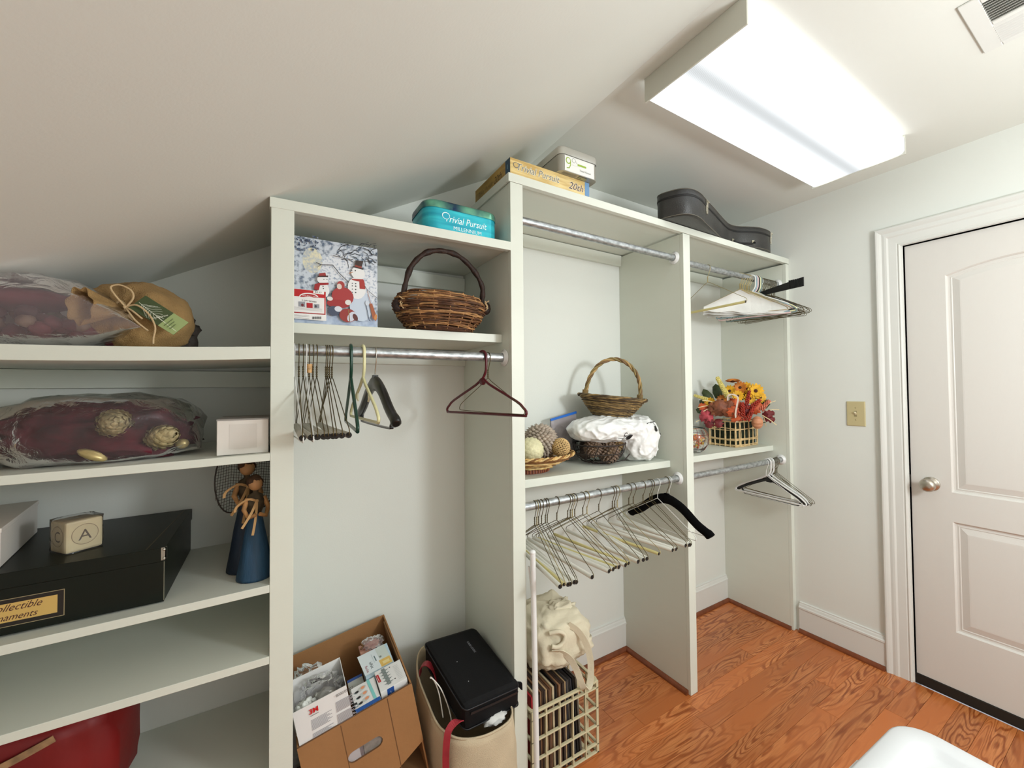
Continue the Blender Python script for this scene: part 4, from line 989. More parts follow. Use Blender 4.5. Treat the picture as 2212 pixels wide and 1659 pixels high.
# ---- twig basket with bark handles
def woven(mb, c, prof, rings, stakes, tr, amp, rnd, sx=1, sy=1, seg=6, T=None, mi=0, colors=1, zwob=.0015):
    """basket weave: irregular tubes passing in front of and behind upright stakes; prof(t) -> radius, z"""
    c = Vector(c)
    for k in range(rings):
        t = (k+.5)/rings; n = stakes*seg//2*2 if False else stakes*3; r0, z0 = prof(t); pts = []; ph = k % 2
        wob = rnd.uniform(-1, 1)*zwob; f1 = rnd.uniform(0, 6)
        for i in range(n):
            a = 2*PI*i/n; rr = r0+amp*math.cos(a*stakes/2+ph*PI)+rnd.uniform(-.3, .3)*amp
            pts.append(c+Vector((rr*math.cos(a)*sx, rr*math.sin(a)*sy, z0+wob*math.sin(a*2+f1)*1.4)))
        if T is not None: pts = [T @ p for p in pts]
        mb.tube(pts, tr*rnd.uniform(.8, 1.2), 5, closed=True, mi=rnd.randrange(colors))
tw = thing('twig_basket', 'round brown twig basket with tall dark bark handle', 'basket', (.478, .115, 1.5645))
tb0 = 1.5655
twm = [M('twig_brown', (118, 78, 44), .7, var=.4, vs=60, bump=.4, bs=200), M('twig_tan', (176, 130, 82), .7, var=.35, vs=50, bump=.4, bs=200), M('twig_dark', (84, 52, 32), .75, var=.4, vs=60)]
prof = lambda t: (.100+.052*math.sin(min(1, t*1.25)*PI/2)-.018*max(0, t-.72)/.28, tb0+.004+t*.112)
rb_ = random.Random(11); mb = MB(); woven(mb, (.478, .125, 0), prof, 30, 18, .0030, .0040, rb_, 1.0, .84, colors=3, zwob=.003)
o = mb.build('woven_twigs', twm, tw); o['kind'] = 'stuff'
mb = MB()
for i in range(18):
    a = 2*PI*i/18+.1; mb.tube([Vector((.478+prof(t)[0]*math.cos(a), .125+.84*prof(t)[0]*math.sin(a), prof(t)[1])) for t in (0, .25, .5, .75, 1.0)], .0024, 5)
o = mb.build('stakes', twm[1], tw); o['kind'] = 'stuff'
MB().lathe([(.0001, tb0), (.099, tb0), (.101, tb0+.006)], (.478, .125, 0), 28, sy=.84).build('basket_base', twm[2], tw)
bark = M('dark_bark', (46, 26, 16), .65, var=.5, vs=60, bump=.8, bs=120)
hp = spl([(.345, .095, 1.645), (.352, .092, 1.70), (.372, .088, 1.765), (.415, .082, 1.812), (.470, .078, 1.827), (.530, .080, 1.818), (.585, .088, 1.780), (.618, .095, 1.730), (.622, .105, 1.680), (.628, .110, 1.645)], 5)
MB().tube(hp, [.0085+.0012*math.sin(i*1.7)+.0008*math.sin(i*.9) for i in range(len(hp))], 10).build('handle', bark, tw)
hp = spl([(.352, .110, 1.655), (.378, .16, 1.692), (.425, .21, 1.714), (.50, .235, 1.712), (.57, .225, 1.696), (.615, .18, 1.672)], 5)
MB().tube(hp, [.0078+.001*math.sin(i*1.9) for i in range(len(hp))], 10).build('folded_handle', bark, tw)
lash = M('pale_lashing', (196, 164, 120), .7)
for (x, y, z, s) in ((.334, .090, 1.648, 1), (.633, .098, 1.668, -1)):
    mb = MB(); mb.tube([(x+s*.014, y-.012, z-.022), (x-.002, y-.017, z-.006), (x+s*.010, y-.014, z+.012)], .0022, 6); mb.tube([(x-s*.004, y-.016, z+.014), (x+s*.012, y-.017, z+.004), (x, y-.016, z-.012), (x+s*.012, y-.014, z-.024)], .0022, 6)
    mb.build('lashing', lash, tw)
    MB().ball((x-s*.004, y+.004, z-.010), (.015, .012, .022), 10, nz=.2).build('bark_knob', bark, tw)

# ---- blue game tin on the low top board
ZT = 1.8725
blue = thing('game_tin', 'iridescent turquoise game tin on the lower top board by the upright', 'tin', (.524, .13, ZT))
tinm = M('turquoise_tin', (26, 150, 176), .22, .35, col2=(60, 206, 220), vs=2.4, stretch=(2.5, .01, 22)); tinl = M('iridescent_lid', (18, 26, 84), .2, .6, col2=(120, 190, 160), vs=9, thresh=(.4, .62))
out = rrect(.398, .030, .652, .205, .042, 8)
MB().prism(out, ZT+.0003, ZT+.076, smooth=True).build('tin_body', tinm, blue)
lid = [(.525+(x-.525)*1.012, .1175+(y-.1175)*1.018) for x, y in out]
mb = MB(); n = len(lid)
rings = [(1.0, ZT+.0735), (1.0, ZT+.090), (.985, ZT+.096), (.95, ZT+.0985), (.0001, ZT+.099)]
vs = [(.525+(x-.525)*k, .1175+(y-.1175)*k, z) for k, z in rings for x, y in lid]
mb.add(vs, [(r*n+i, r*n+(i+1) % n, (r+1)*n+(i+1) % n, (r+1)*n+i) for r in range(len(rings)-1) for i in range(n)], 0, True); mb.build('tin_lid', tinl, blue)
d = Decal((.44, .030, ZT), (1, 0, 0), (0, 0, 1), lift=.0005)
wt = (240, 250, 252)
d.text('Trivial Pursuit', .018, .034, .031, wt, shear=.25, sx=.83)
d.ell(.024, .052, .013, .011, wt, n=20); d.ell(.0245, .0515, .0112, .0092, M('tin_swirl', (40, 170, 196), .22, .3), n=20)
d.text('MILLENNIUM', .048, .012, .017, wt, sx=1.0); d.build('tin_print', blue)

# ================================================================ on the floor under the first rod
kraft = M('kraft_cardboard', (158, 112, 68), .75, var=.08, vs=5, bump=.2, bs=60, stretch=(1, 1, 1)); kraft_in = M('kraft_inside', (132, 94, 58), .8, var=.1, vs=6); kraft_e = M('kraft_edge', (106, 72, 44), .85)
lb = thing('storage_carton', 'closed brown carton on the floor underneath the open cardboard box', 'box', (.24, .20, .0005))
MB().box(.075, .045, .0006, .405, .36, .160).build('carton_body', M('dark_kraft', (96, 62, 38), .8), lb, bevel=.002)
MB().box(.235, .0445, .0306, .245, .0449, .1602).build('tape_seam', M('carton_tape', (130, 96, 62), .4), lb)
FL, FR, BL, W_ = Vector((.06, .03, .457)), Vector((.36, .058, .492)), Vector((.052, .365, .515)), Vector((-.053, .009, .290))
U_, V_ = FR-FL, BL-FL
def CB(a, b, h):
    """cardboard box frame: a across (m), b back (m), h up from its bottom (m)"""
    return FL-W_+U_*(a/U_.length)+V_*(b/V_.length)+W_*(h/W_.length)
cw, cdp, chh = U_.length, V_.length, W_.length
cb = thing('cardboard_box', 'open brown cardboard box full of packets tilted on the bay floor', 'box', tuple(CB(cw/2, cdp/2, 0)))
def cbox(mb, a0, b0, h0, a1, b1, h1, mi=0): return mb.hexa([CB(a0, b0, h0), CB(a1, b0, h0), CB(a1, b1, h0), CB(a0, b1, h0), CB(a0, b0, h1), CB(a1, b0, h1), CB(a1, b1, h1), CB(a0, b1, h1)], mi)
t_ = .0045
# front wall with an oval hand hole
mb = MB(); hx, hz, hr, hl = .150, .190, .0155, .031
hole = [(hx+hl*s_+hr*math.cos(a), hz+hr*math.sin(a)) for s_, aa in ((1, [-PI/2+PI*i/6 for i in range(7)]), (-1, [PI/2+PI*i/6 for i in range(7)])) for a in aa]
hole = hole[:7]+[(hx, hz+hr)]+hole[7:]+[(hx, hz-hr)]
nh = len(hole)
def outer(p):
    """project a hole point outwards to the wall rectangle"""
    dx, dy = p[0]-hx, p[1]-hz; k = 9
    if dx > 1e-9: k = min(k, (cw-hx)/dx)
    if dx < -1e-9: k = min(k, (0-hx)/dx)
    if dy > 1e-9: k = min(k, (chh-hz)/dy)
    if dy < -1e-9: k = min(k, (0-hz)/dy)
    return (hx+dx*k, hz+dy*k)
loop = []
for i in range(nh): loop.append((hole[i], outer(hole[i])))
corner = [(cw, 0), (cw, chh), (0, chh), (0, 0)]
for b_ in (0, t_):
    vs = []; fs = []
    for i in range(nh):
        (h0, o0), (h1, o1) = loop[i], loop[(i+1) % nh]; j = len(vs)
        pl2 = [h0, o0]
        if abs(o0[0]-o1[0]) > 1e-6 and abs(o0[1]-o1[1]) > 1e-6:
            cset = [c for c in corner if (abs(c[0]-o0[0]) < 1e-6 or abs(c[1]-o0[1]) < 1e-6) and (abs(c[0]-o1[0]) < 1e-6 or abs(c[1]-o1[1]) < 1e-6)]
            pl2 += cset[:1]
        pl2 += [o1, h1]
        vs += [CB(x, b_, z) for x, z in pl2]; fs.append(tuple(range(j, j+len(pl2)))[::(1 if b_ == 0 else -1)])
    mb.add(vs, fs)
vs = [CB(x, b_, z) for b_ in (0, t_) for x, z in hole]; mb.add(vs, [(i, nh+i, nh+(i+1) % nh, (i+1) % nh) for i in range(nh)], 1)
vs = [CB(x, b_, z) for b_ in (0, t_) for x, z in corner]; mb.add(vs, [(i, (i+1) % 4, 4+(i+1) % 4, 4+i) for i in range(4)], 1)
mb.build('front_wall', [kraft, kraft_e], cb)
mb = MB(); cbox(mb, cw-t_, t_, 0, cw, cdp, chh); mb.build('side_wall', kraft, cb)
mb = MB(); cbox(mb, 0, t_, 0, t_, cdp, chh); mb.build('side_wall', kraft, cb)
mb = MB(); cbox(mb, t_, cdp-t_, 0, cw-t_, cdp, chh); mb.build('back_wall', kraft, cb)
mb = MB(); cbox(mb, t_, t_, 0, cw-t_, cdp-t_, t_); mb.build('bottom', kraft_in, cb)
mb = MB(); cbox(mb, cw-t_*2.2, .10, chh-.09, cw-t_*1.1, cdp-.03, chh-.004); mb.build('inner_flap', kraft_in, cb)
mb = MB(); cbox(mb, cw-.075, -.0008, .002, cw-.073, .0002, chh-.003); cbox(mb, .103, -.0008, .002, .1045, .0002, chh-.003); mb.build('crease', kraft_e, cb)
def cdecal(a, b, h, ua, ub, uh, va, vb, vh, lift=.0006):
    o_ = CB(a, b, h); u_ = CB(a+ua, b+ub, h+uh)-o_; v_ = CB(a+va, b+vb, h+vh)-o_
    return Decal(o_, u_, v_-u_.normalized()*v_.dot(u_.normalized()), lift)
white_b = M('printed_box_white', (228, 226, 224), .5); white_in = M('printed_box_inside', (206, 204, 198), .7)
# white box at the front left (open, with two printed letters)
m3 = thing('open_white_box', 'open white printed box marked 8200/07023 at the front of the cardboard box', 'box', tuple(CB(.07, .07, .05)))
a0, a1, b0, b1, h0, h1 = .006, .136, .006, .118, .03, chh+.088
for nm, args in (('front_panel', (a0, b0, h0, a1, b0+.0016, h1)), ('back_panel', (a0, b1-.0016, h0, a1, b1, h1)), ('side_panel', (a1-.0016, b0+.0016, h0, a1, b1-.0016, h1)), ('side_panel', (a0, b0+.0016, h0, a0+.0016, b1-.0016, h1)), ('inner_floor', (a0+.002, b0+.002, h0, a1-.002, b1-.002, h0+.12))):
    mb = MB(); cbox(mb, *args); mb.build(nm, white_b if 'floor' not in nm else white_in, m3)
mb = MB(); cbox(mb, a0+.045, b1-.0022, h1-.035, a0+.078, b1-.0015, h1-.028); mb.build('slot', dark_m, m3)
d = cdecal(a0, b0, 0, 1, 0, 0, 0, 0, 1)
zz = h1
for lx, wd_, z_ in ((.014, .050, zz-.042), (.014, .050, zz-.078), (.075, .048, zz-.030), (.075, .048, zz-.064)):
    for i in range(9): d.rect(lx, z_-i*.0031-.0017, lx+wd_*(1-.12*((i*5) % 3)), z_-i*.0031, (168, 164, 168))
d.text('3M', .012, zz-.024, .0175, (204, 24, 30), fat=.0006, sx=1.0); d.text('8200/07023', .078, zz-.016, .0100, (70, 66, 68), sx=.92)
d.rect(.014, zz-.030, .034, zz-.0285, (120, 116, 118)); d.build('box_print', m3)
pb = thing('plastic_sleeve', 'crumpled clear plastic sleeve inside the open white box', 'bag', tuple(CB(.07, .06, .2)))
c_ = CB(.075, .062, chh+.052)
MB().grid(bagfn(tuple(c_), (.052, .045, .042), -9, .8, .4, 4, 12), 40, 20, closed_u=True).build('film', film_m, pb)
MB().ball(CB(.080, .065, chh+.038), (.030, .026, .024), 12, nz=.4, ns=4).build('grey_foam', M('grey_foam', (150, 148, 142), .8), pb)
wp = thing('white_pouch', 'crumpled white pouch at the left of the open white box', 'bag', tuple(CB(.03, .03, .2)))
MB().grid(bagfn(tuple(CB(.030, .032, chh+.040)), (.026, .022, .044), -9, .8, .3, 4, 15), 30, 16, closed_u=True).build('pouch', M('white_foil', (226, 228, 222), .4, bump=.5, bs=60), wp)
pb2 = thing('plastic_sleeve', 'clear crumpled plastic wrap behind the open white box by the upright', 'bag', tuple(CB(.04, .2, .2)))
MB().grid(bagfn(tuple(CB(.045, .205, chh-.005)), (.045, .055, .038), -9, .8, .4, 4, 18), 36, 18, closed_u=True).build('film', film_m, pb2)
MB().ball(CB(.035, .20, chh-.025), (.028, .035, .022), 12, nz=.3).build('blue_content', M('blue_content', (60, 84, 130), .5), pb2)
# bulbs carton
bb = thing('bulb_carton', 'white and blue printed carton showing three clear bulbs', 'box', tuple(CB(.18, .06, .1)))
mb = MB(); cbox(mb, .146, .008, .08, .214, .098, chh-.003); mb.build('carton_body', white_b, bb, bevel=.001)
d = cdecal(.146, .008, chh-.003, 1, 0, 0, 0, 1, 0)
d.rect(0, 0, .068, .013, (30, 84, 158)); d.rect(.052, .013, .060, .090, (130, 200, 196))
for i in range(3):
    y_ = .026+i*.021; d.ell(.034, y_+.003, .0125, .0068, (196, 196, 190), .35); d.ell(.037, y_+.004, .006, .0045, (226, 150, 110), .35); d.rect(.012, y_-.005, .021, y_, (60, 110, 110)); d.ell(.019, y_-.002, .0055, .004, (40, 40, 40), .3)
d.rect(.002, .018, .010, .034, (40, 40, 40)); d.rect(.003, .0195, .009, .026, (220, 220, 220)); d.build('carton_print', bb)
# tool carton
tc_ = thing('hardware_carton', 'white carton printed with grey tools and a red label', 'box', tuple(CB(.255, .06, .1)))
mb = MB(); cbox(mb, .217, .022, .09, .296, .104, chh+.004); mb.build('carton_body', white_b, tc_, bevel=.001)
d = cdecal(.217, .022, chh+.004, 1, 0, 0, 0, 1, 0)
d.rect(.006, .036, .014, .066, (180, 30, 36)); d.rect(.0085, .039, .0095, .063, (240, 230, 230)); d.rect(.026, .012, .036, .078, (120, 128, 126))
for i, y_ in enumerate((.018, .030, .042, .054, .066)): d.poly([(.017, y_), (.030, y_-.004), (.046, y_+.003), (.030, y_+.004)], (132, 140, 138))
for y_ in (.02, .07): d.ell(.050, y_, .002, .002, (30, 30, 30))
for i in range(10): d.rect(.058, .010+i*.006, .072, .0115+i*.006, (206, 204, 202))
d.build('carton_print', tc_)
d = cdecal(.217, .022, 0, 1, 0, 0, 0, 0, 1); d.rect(0, chh-.05, .020, chh+.003, (24, 74, 150)); d.text('L', .009, chh-.012, .008, (230, 236, 240)); d.ell(.040, chh-.020, .003, .003, (30, 30, 30)); d.ell(.052, chh-.018, .0025, .002, (30, 30, 30)); d.build('front_print', tc_)
# medical test box
mt = thing('test_kit_box', 'pale blue printed medical kit box with a yellow square', 'box', tuple(CB(.24, .17, .1)))
mb = MB(); cbox(mb, .192, .110, .06, .280, .212, chh-.008); mb.build('carton_body', M('pale_blue_box', (186, 210, 224), .45), mt, bevel=.001)
d = cdecal(.192, .110, chh-.008, 1, 0, 0, 0, 1, 0)
d.rect(.001, .012, .087, .101, (224, 232, 236)); d.rect(.056, .012, .087, .101, (206, 214, 208)); d.rect(.052, .014, .086, .044, (226, 186, 100)); d.rect(.060, .022, .080, .034, (236, 214, 150))
d.text('Roche', .009, .048, .0115, (160, 30, 60), rot=-PI/2, sx=.95); d.text('InPakt', .024, .055, .0125, (40, 60, 66), rot=-PI/2, sx=.9); d.rect(.044, .048, .047, .072, (90, 110, 116)); d.rect(.039, .044, .0396, .084, (150, 170, 176)); d.text('2R', .058, .062, .009, (40, 50, 50), rot=-PI/2)
d.build('carton_print', mt)
mp_ = thing('photo_packet', 'small printed packet with orange photo and crumpled clear wrap behind the kit box', 'packet', tuple(CB(.235, .235, .1)))
mb = MB(); cbox(mb, .196, .216, .10, .262, .262, chh-.012); mb.build('packet_body', M('orange_photo', (150, 84, 66), .4, col2=(196, 150, 130), vs=60), mp_, bevel=.001)
MB().grid(bagfn(tuple(CB(.240, .236, chh-.002)), (.034, .024, .016), -9, .8, .4, 4, 22), 30, 14, closed_u=True).build('crumpled_wrap', film2, mp_)
fi = thing('filler_packet', 'plain grey packet with blue edge standing between the white box and the kit box', 'packet', tuple(CB(.165, .15, .1)))
mb = MB(); cbox(mb, .142, .105, .05, .186, .170, chh-.032); mb.build('packet_body', M('grey_packet', (170, 170, 164), .6), fi, bevel=.001)
mb = MB(); cbox(mb, .142, .160, chh-.0318, .186, .170, chh-.0312); mb.build('blue_edge', M('blue_edge', (30, 70, 140), .5), fi)
bp_ = thing('bubble_wrap', 'flat bubble wrap showing through the hand hole of the cardboard box', 'packing', tuple(CB(.15, .012, .15)))
mb = MB(); cbox(mb, .085, .0052, .14, .145, .0058, .235); mb.build('bubble_sheet', film2, bp_)
mb = MB(); cbox(mb, .146, .0052, .14, .215, .0075, .232); mb.build('grey_print', M('grey_photo', (126, 120, 114), .5, var=.3, vs=60), bp_)

# ---- canvas tote with red handles
canvas = M('natural_canvas', (206, 188, 158), .9, var=.10, vs=9, bump=.45, bs=420); canvas_in = M('canvas_inside', (168, 158, 134), .9, var=.1, vs=8)
tt = thing('canvas_tote', 'natural canvas tote with red handles standing on the floor by the upright', 'tote bag', (.54, .13, .0005))
rim = [(.645, -.048, .352), (.560, -.076, .350), (.476, -.050, .352), (.432, .012, .362), (.424, .10, .380), (.424, .22, .415), (.47, .315, .43), (.57, .325, .42), (.648, .25, .40), (.660, .08, .365)]
bot = [(.648, -.052, .0008), (.560, -.066, .0008), (.490, -.056, .0008), (.458, .0, .0008), (.440, .09, .0008), (.44, .20, .0008), (.48, .27, .0008), (.57, .28, .0008), (.64, .22, .0008), (.655, .06, .0008)]
rs, bs_ = spl(rim, 5, closed=True), spl(bot, 5, closed=True); nr = len(rs)
def tote(u, v):
    i = int(round(u*nr)) % nr; p = bs_[i].lerp(rs[i], v); c = Vector((.55, .12, p.z)); bul = math.sin(v*PI)*.012+.004*noise.noise(Vector((u*9, v*5, 1)))
    q = p+(p-c).normalized()*bul; q.x = min(q.x, .672 if q.y > -.02 else 9); return q
MB().grid(tote, nr, 14, closed_u=True).build('tote_body', [canvas], tt, solid=.0022)
MB().tube([p+Vector((0, 0, -.003)) for p in rs], .0036, 6, closed=True).build('rim_hem', canvas, tt)
mb = MB(); mb.add([tuple(p) for p in bs_], [tuple(range(nr))[::-1]]); mb.build('tote_bottom', canvas, tt)
mb = MB(); mb.tube([tote(.963 if False else .985, v)+Vector((.0, -.002, 0)) for v in [i/10 for i in range(11)]], .0016, 6); mb.build('side_seam', canvas, tt)
redl = M('red_webbing', (172, 50, 62), .5, var=.12, vs=30); redd = M('red_webbing_lower', (150, 30, 36), .55)
Fp = [Vector((.448, -.038, .0012)), Vector((.440, -.040, .15)), Vector((.431, -.036, .28)), Vector((.436, -.034, .36)), Vector((.446, -.034, .385)), Vector((.462, -.036, .395)), Vector((.480, -.034, .390)), Vector((.495, -.028, .368)), Vector((.497, -.024, .350))]
MB().ribbon(spl(Fp, 4), .020, .0022, (.75, -.66, 0)).build('handle', redl, tt)
Bp = [Vector((.436, .225, .395)), Vector((.434, .21, .43)), Vector((.447, .19, .448)), Vector((.464, .165, .435)), Vector((.472, .15, .40))]
MB().ribbon(spl(Bp, 5), .020, .0022, (.6, .75, .2)).build('handle', redl, tt)
cd_ = thing('white_cord', 'thin white cord loop rising from the canvas tote with red handles', 'cord', (.44, .06, .36))
MB().tube(spl([(.452, .045, .36), (.447, .065, .42), (.437, .078, .455), (.428, .085, .468), (.424, .080, .470), (.430, .075, .468), (.450, .060, .440), (.466, .045, .395), (.474, .035, .355), (.474, .032, .33)], 6), .0019, 7).build('cord', M('white_cord', (228, 224, 216), .7), cd_)
ws = thing('white_cloth', 'scrap of white cloth at the mouth of the canvas tote', 'cloth', (.60, -.02, .33))
MB().grid(bagfn((.592, -.018, .345), (.036, .030, .016), -9, .8, .35, 4, 31), 26, 14, closed_u=True).build('cloth', M('white_cloth', (222, 220, 216), .85), ws)
# ---- black padded bag on the tote
bkm = M('black_nylon', (13, 13, 15), .75, bump=.3, bs=500, spec=.25)
pbg = thing('padded_bag', 'black padded equipment bag resting on the canvas tote', 'bag', (.57, .11, .38))
TLp, BLp = Vector((.452, .24, .497)), Vector((.478, -.062, .446)); u_ = Vector((.204, .028, -.024)); dn = Vector((.008, .018, -.092)); v_ = TLp-BLp
def BG(a, b, c): return BLp+u_*a+v_*b+dn*c
MB().hexa([BG(0, 0, 1), BG(1, 0, 1), BG(1, 1, 1), BG(0, 1, 1), BG(0, 0, .0), BG(1, 0, 0), BG(1, 1, 0), BG(0, 1, 0)]).build('bag_body', bkm, pbg, bevel=.016)
pip = M('black_piping', (24, 24, 28), .5)
for c in (.14, .88):
    MB().tube([BG(x_, y_, c) for x_, y_ in rrect(-.004, -.003, 1.004, 1.003, .07, 6)], .0022, 6, closed=True).build('piping', pip, pbg)
MB().ribbon([BG(.10, -.010, .30), BG(.5, -.013, .30), BG(.95, -.010, .30)], .008, .0015, tuple(dn)).build('zipper', M('black_zip', (30, 30, 32), .35), pbg)
MB().hexa([BG(1.0, .10, .5), BG(1.13, .06, .62), BG(1.13, .10, .62), BG(1.0, .20, .5), BG(1.0, .10, .2), BG(1.12, .06, .28), BG(1.12, .10, .28), BG(1.0, .20, .2)]).build('strap_tab', bkm, pbg, bevel=.003)
dcl = Decal(BG(.66, .78, 0), v_*-1, u_, lift=.0006); dcl.text('CASE LOGIC', 0, 0, .0105, (150, 152, 158), sx=1.0); dcl.build('logo_print', pbg)
mb = MB()
for a, b in ((.30, .55), (.28, .26)): mb.ball(BG(a, b, -.004), .0016, 6)
mb.build('lint_speck', M('lint', (190, 190, 190), .8), pbg)

# ================================================================ on the high top board
ZT2 = 2.1115
gd = thing('board_game_box', 'gold trivia board game box on the high top board at its left corner', 'box', (.85, .14, ZT2))
goldm = M('gold_print', (196, 160, 92), .35, .1, col2=(238, 214, 150), vs=10, stretch=(1, 1, 9)); goldd = M('gold_print_side', (170, 136, 64), .4, .1, var=.25, vs=12, stretch=(1, 1, 6))
MB().box(.683, .004, ZT2+.0004, 1.030, .292, ZT2+.054).build('box_body', [goldm], gd, bevel=.0006)
d = Decal((.683, .004, ZT2), (1, 0, 0), (0, 0, 1))
d.rect(.325, .001, .3465, .0535, (110, 150, 190)); silver = (112, 110, 104)
d.text('Trivial Pursuit', .022, .0170, .0345, (240, 232, 204), shear=.25, sx=.93, fat=.0014); d.text('Trivial Pursuit', .022, .0170, .0345, silver, shear=.25, sx=.93)
d.ell(.022, .032, .011, .010, silver, n=20); d.ell(.0225, .0325, .0088, .0078, (206, 176, 112), n=20)
d.text('20th', .246, .010, .038, (240, 228, 206), shear=.35, sx=1.0, fat=.0014); d.text('20th', .246, .010, .038, (74, 52, 44), shear=.35, sx=1.0); d.build('front_print', gd)
d = Decal((.683, .292, ZT2), (0, -1, 0), (0, 0, 1))
d.rect(.001, .0005, .287, .0535, goldd); d.rect(.254, .0005, .288, .0538, (30, 66, 92)); d.text('Trivial Pursuit', .03, .014, .024, (96, 74, 40), shear=.3, sx=.9); d.text('20th', .165, .010, .034, (52, 34, 26), shear=.35, sx=.95); d.rect(.268, .020, .272, .036, (120, 160, 180))
d.build('side_print', gd)
t9 = thing('game_tin', "silver grey nineties trivia tin on top of the gold board game box", 'tin', (.96, .08, ZT2+.0545))
tin2 = M('brushed_tin', (176, 174, 164), .3, .55); zt9 = ZT2+.0543
TT = Matrix.Translation((.874, -.022, 0)) @ Matrix.Rotation(R_(-1), 4, 'Z')
out = rrect(0, 0, .176, .200, .022, 7)
MB(TT).prism(out, zt9+.0004, zt9+.062, smooth=True).build('tin_body', tin2, t9)
mb = MB(TT); n = len(out); rings = [(1.02, zt9+.061), (1.02, zt9+.082), (1.0, zt9+.090), (.95, zt9+.093), (.0001, zt9+.093)]
vs = [(.088+(x-.088)*k, .1+(y-.1)*k, z) for k, z in rings for x, y in out]
mb.add(vs, [(r*n+i, r*n+(i+1) % n, (r+1)*n+(i+1) % n, (r+1)*n+i) for r in range(len(rings)-1) for i in range(n)], 0, True)
mb.build('tin_lid', M('tin_lid_metal', (206, 205, 196), .28, .5), t9)
uu = (TT.to_3x3() @ Vector((1, 0, 0)))
d = Decal(TT @ Vector((0, 0, zt9)), uu, (0, 0, 1), lift=.0006)
d.rect(.020, .002, .156, .0585, (236, 236, 230)); grn = (154, 182, 62)
d.ell(.036, .041, .0115, .0125, grn, n=24); d.ell(.0365, .0415, .0080, .0088, (236, 236, 230), n=24); d.line([(.0465, .043), (.0455, .026), (.040, .015), (.030, .013)], .0034, grn)
d.ell(.061, .047, .0085, .0085, (110, 110, 100), n=24); d.ell(.061, .047, .0072, .0072, (236, 236, 230), n=24); d.text("'s", .071, .039, .010, (110, 110, 100)); d.rect(.078, .0325, .118, .0395, grn)
d.rect(.050, .0285, .080, .0289, (160, 160, 150)); d.text('Trivial Pursuit', .086, .014, .0105, (120, 118, 112), shear=.3, sx=.9); d.build('tin_label', t9)
d = Decal(TT @ Vector((0, .018, zt9+.0003)), uu, (0, -1, 0), lift=.0004)
for i in range(16): d.rect(.020+i*.004, -.004, .0215+i*.004, .012, (120, 120, 112))
d.rect(.092, -.004, .130, .012, (160, 162, 120)); d.text('a', .100, 0, .012, (50, 50, 46)); d.build('base_print', t9)
# ---- instrument case
ic = thing('instrument_case', 'worn black instrument case shaped for a small fiddle on the high top board', 'instrument case', (1.85, .14, ZT2))
leath = M('worn_black_leatherette', (50, 49, 47), .34, var=.35, vs=9, bump=.35, bs=260, col2=None); blk2 = M('case_seam_black', (10, 10, 10), .6); edgem = M('case_edge_piping', (108, 104, 92), .5)
axis_y = .152
fr = [(1.432, .152), (1.434, .08), (1.438, .02), (1.452, -.045), (1.482, -.086), (1.525, -.100), (1.585, -.092), (1.66, -.066), (1.76, -.034), (1.86, .000), (1.95, .030), (2.01, .044), (2.07, .040), (2.13, .012), (2.19, -.012), (2.26, -.016), (2.315, -.002), (2.340, .035), (2.345, .09), (2.345, .152)]
full = fr[2:]+[(2.325, .195), (2.24, .215), (2.10, .20), (1.97, .225), (1.84, .262), (1.72, .235), (1.60, .155), (1.50, .070)]
outl = [(p.x, p.y) for p in spl([(x, y, 0) for x, y in full], 4, closed=True)]; n = len(outl)
def loft(mb, levels, mi=0, smooth=True):
    """levels: (inset, z) rings of the outline"""
    def ring(ins):
        r = []
        for i in range(n):
            a, b, c = Vector(outl[i-1]), Vector(outl[i]), Vector(outl[(i+1) % n]); t = (c-a).normalized(); nn = Vector((-t.y, t.x)); r.append(b+nn*ins)
        return r
    vs = []
    for ins, z in levels: vs += [(p.x, p.y, z) for p in ring(ins)]
    mb.add(vs, [(r*n+i, r*n+(i+1) % n, (r+1)*n+(i+1) % n, (r+1)*n+i) for r in range(len(levels)-1) for i in range(n)], mi, smooth)
    return vs
z0 = ZT2+.0006
sgn = 1
mb = MB(); vs = loft(mb, [(.02, z0), (.004, z0), (.0, z0+.004), (.0, z0+.082)]); mb.add(vs[:n], [tuple(range(n))]); mb.build('case_body', leath, ic)
mb = MB(); loft(mb, [(-.0005, z0+.080), (-.0022, z0+.0815), (-.0022, z0+.0885), (-.0005, z0+.090)]); mb.build('lid_seam', blk2, ic)
mb = MB(); vs = loft(mb, [(-.001, z0+.089), (-.001, z0+.110), (.003, z0+.116), (.010, z0+.119), (.03, z0+.120)]); mb.add(vs[-n:], [tuple(range(n))]); lid_o = mb.build('case_lid', leath, ic)
mb = MB()
def ringpts(ins, z):
    r = []
    for i in range(n):
        a, b, c = Vector(outl[i-1]), Vector(outl[i]), Vector(outl[(i+1) % n]); t = (c-a).normalized(); nn = Vector((-t.y, t.x)); q = b+nn*ins; r.append((q.x, q.y, z))
    return r
for ins, z, rr in ((.001, z0+.003, .0016), (-.001, z0+.112, .0013)):
    mb.tube(ringpts(ins, z), rr, 5, closed=True)
mb.build('edge_piping', edgem, ic)
brass = M('old_nickel_latch', (206, 200, 180), .3, .8)
def at_front(x):
    for i in range(n):
        a, b = outl[i], outl[(i+1) % n]
        if (a[0]-x)*(b[0]-x) <= 0 and (a[1]+b[1])/2 < axis_y-.02 and abs(a[0]-b[0]) > 1e-6:
            t = (x-a[0])/(b[0]-a[0]); return a[1]+(b[1]-a[1])*t, math.atan2(b[1]-a[1], b[0]-a[0])
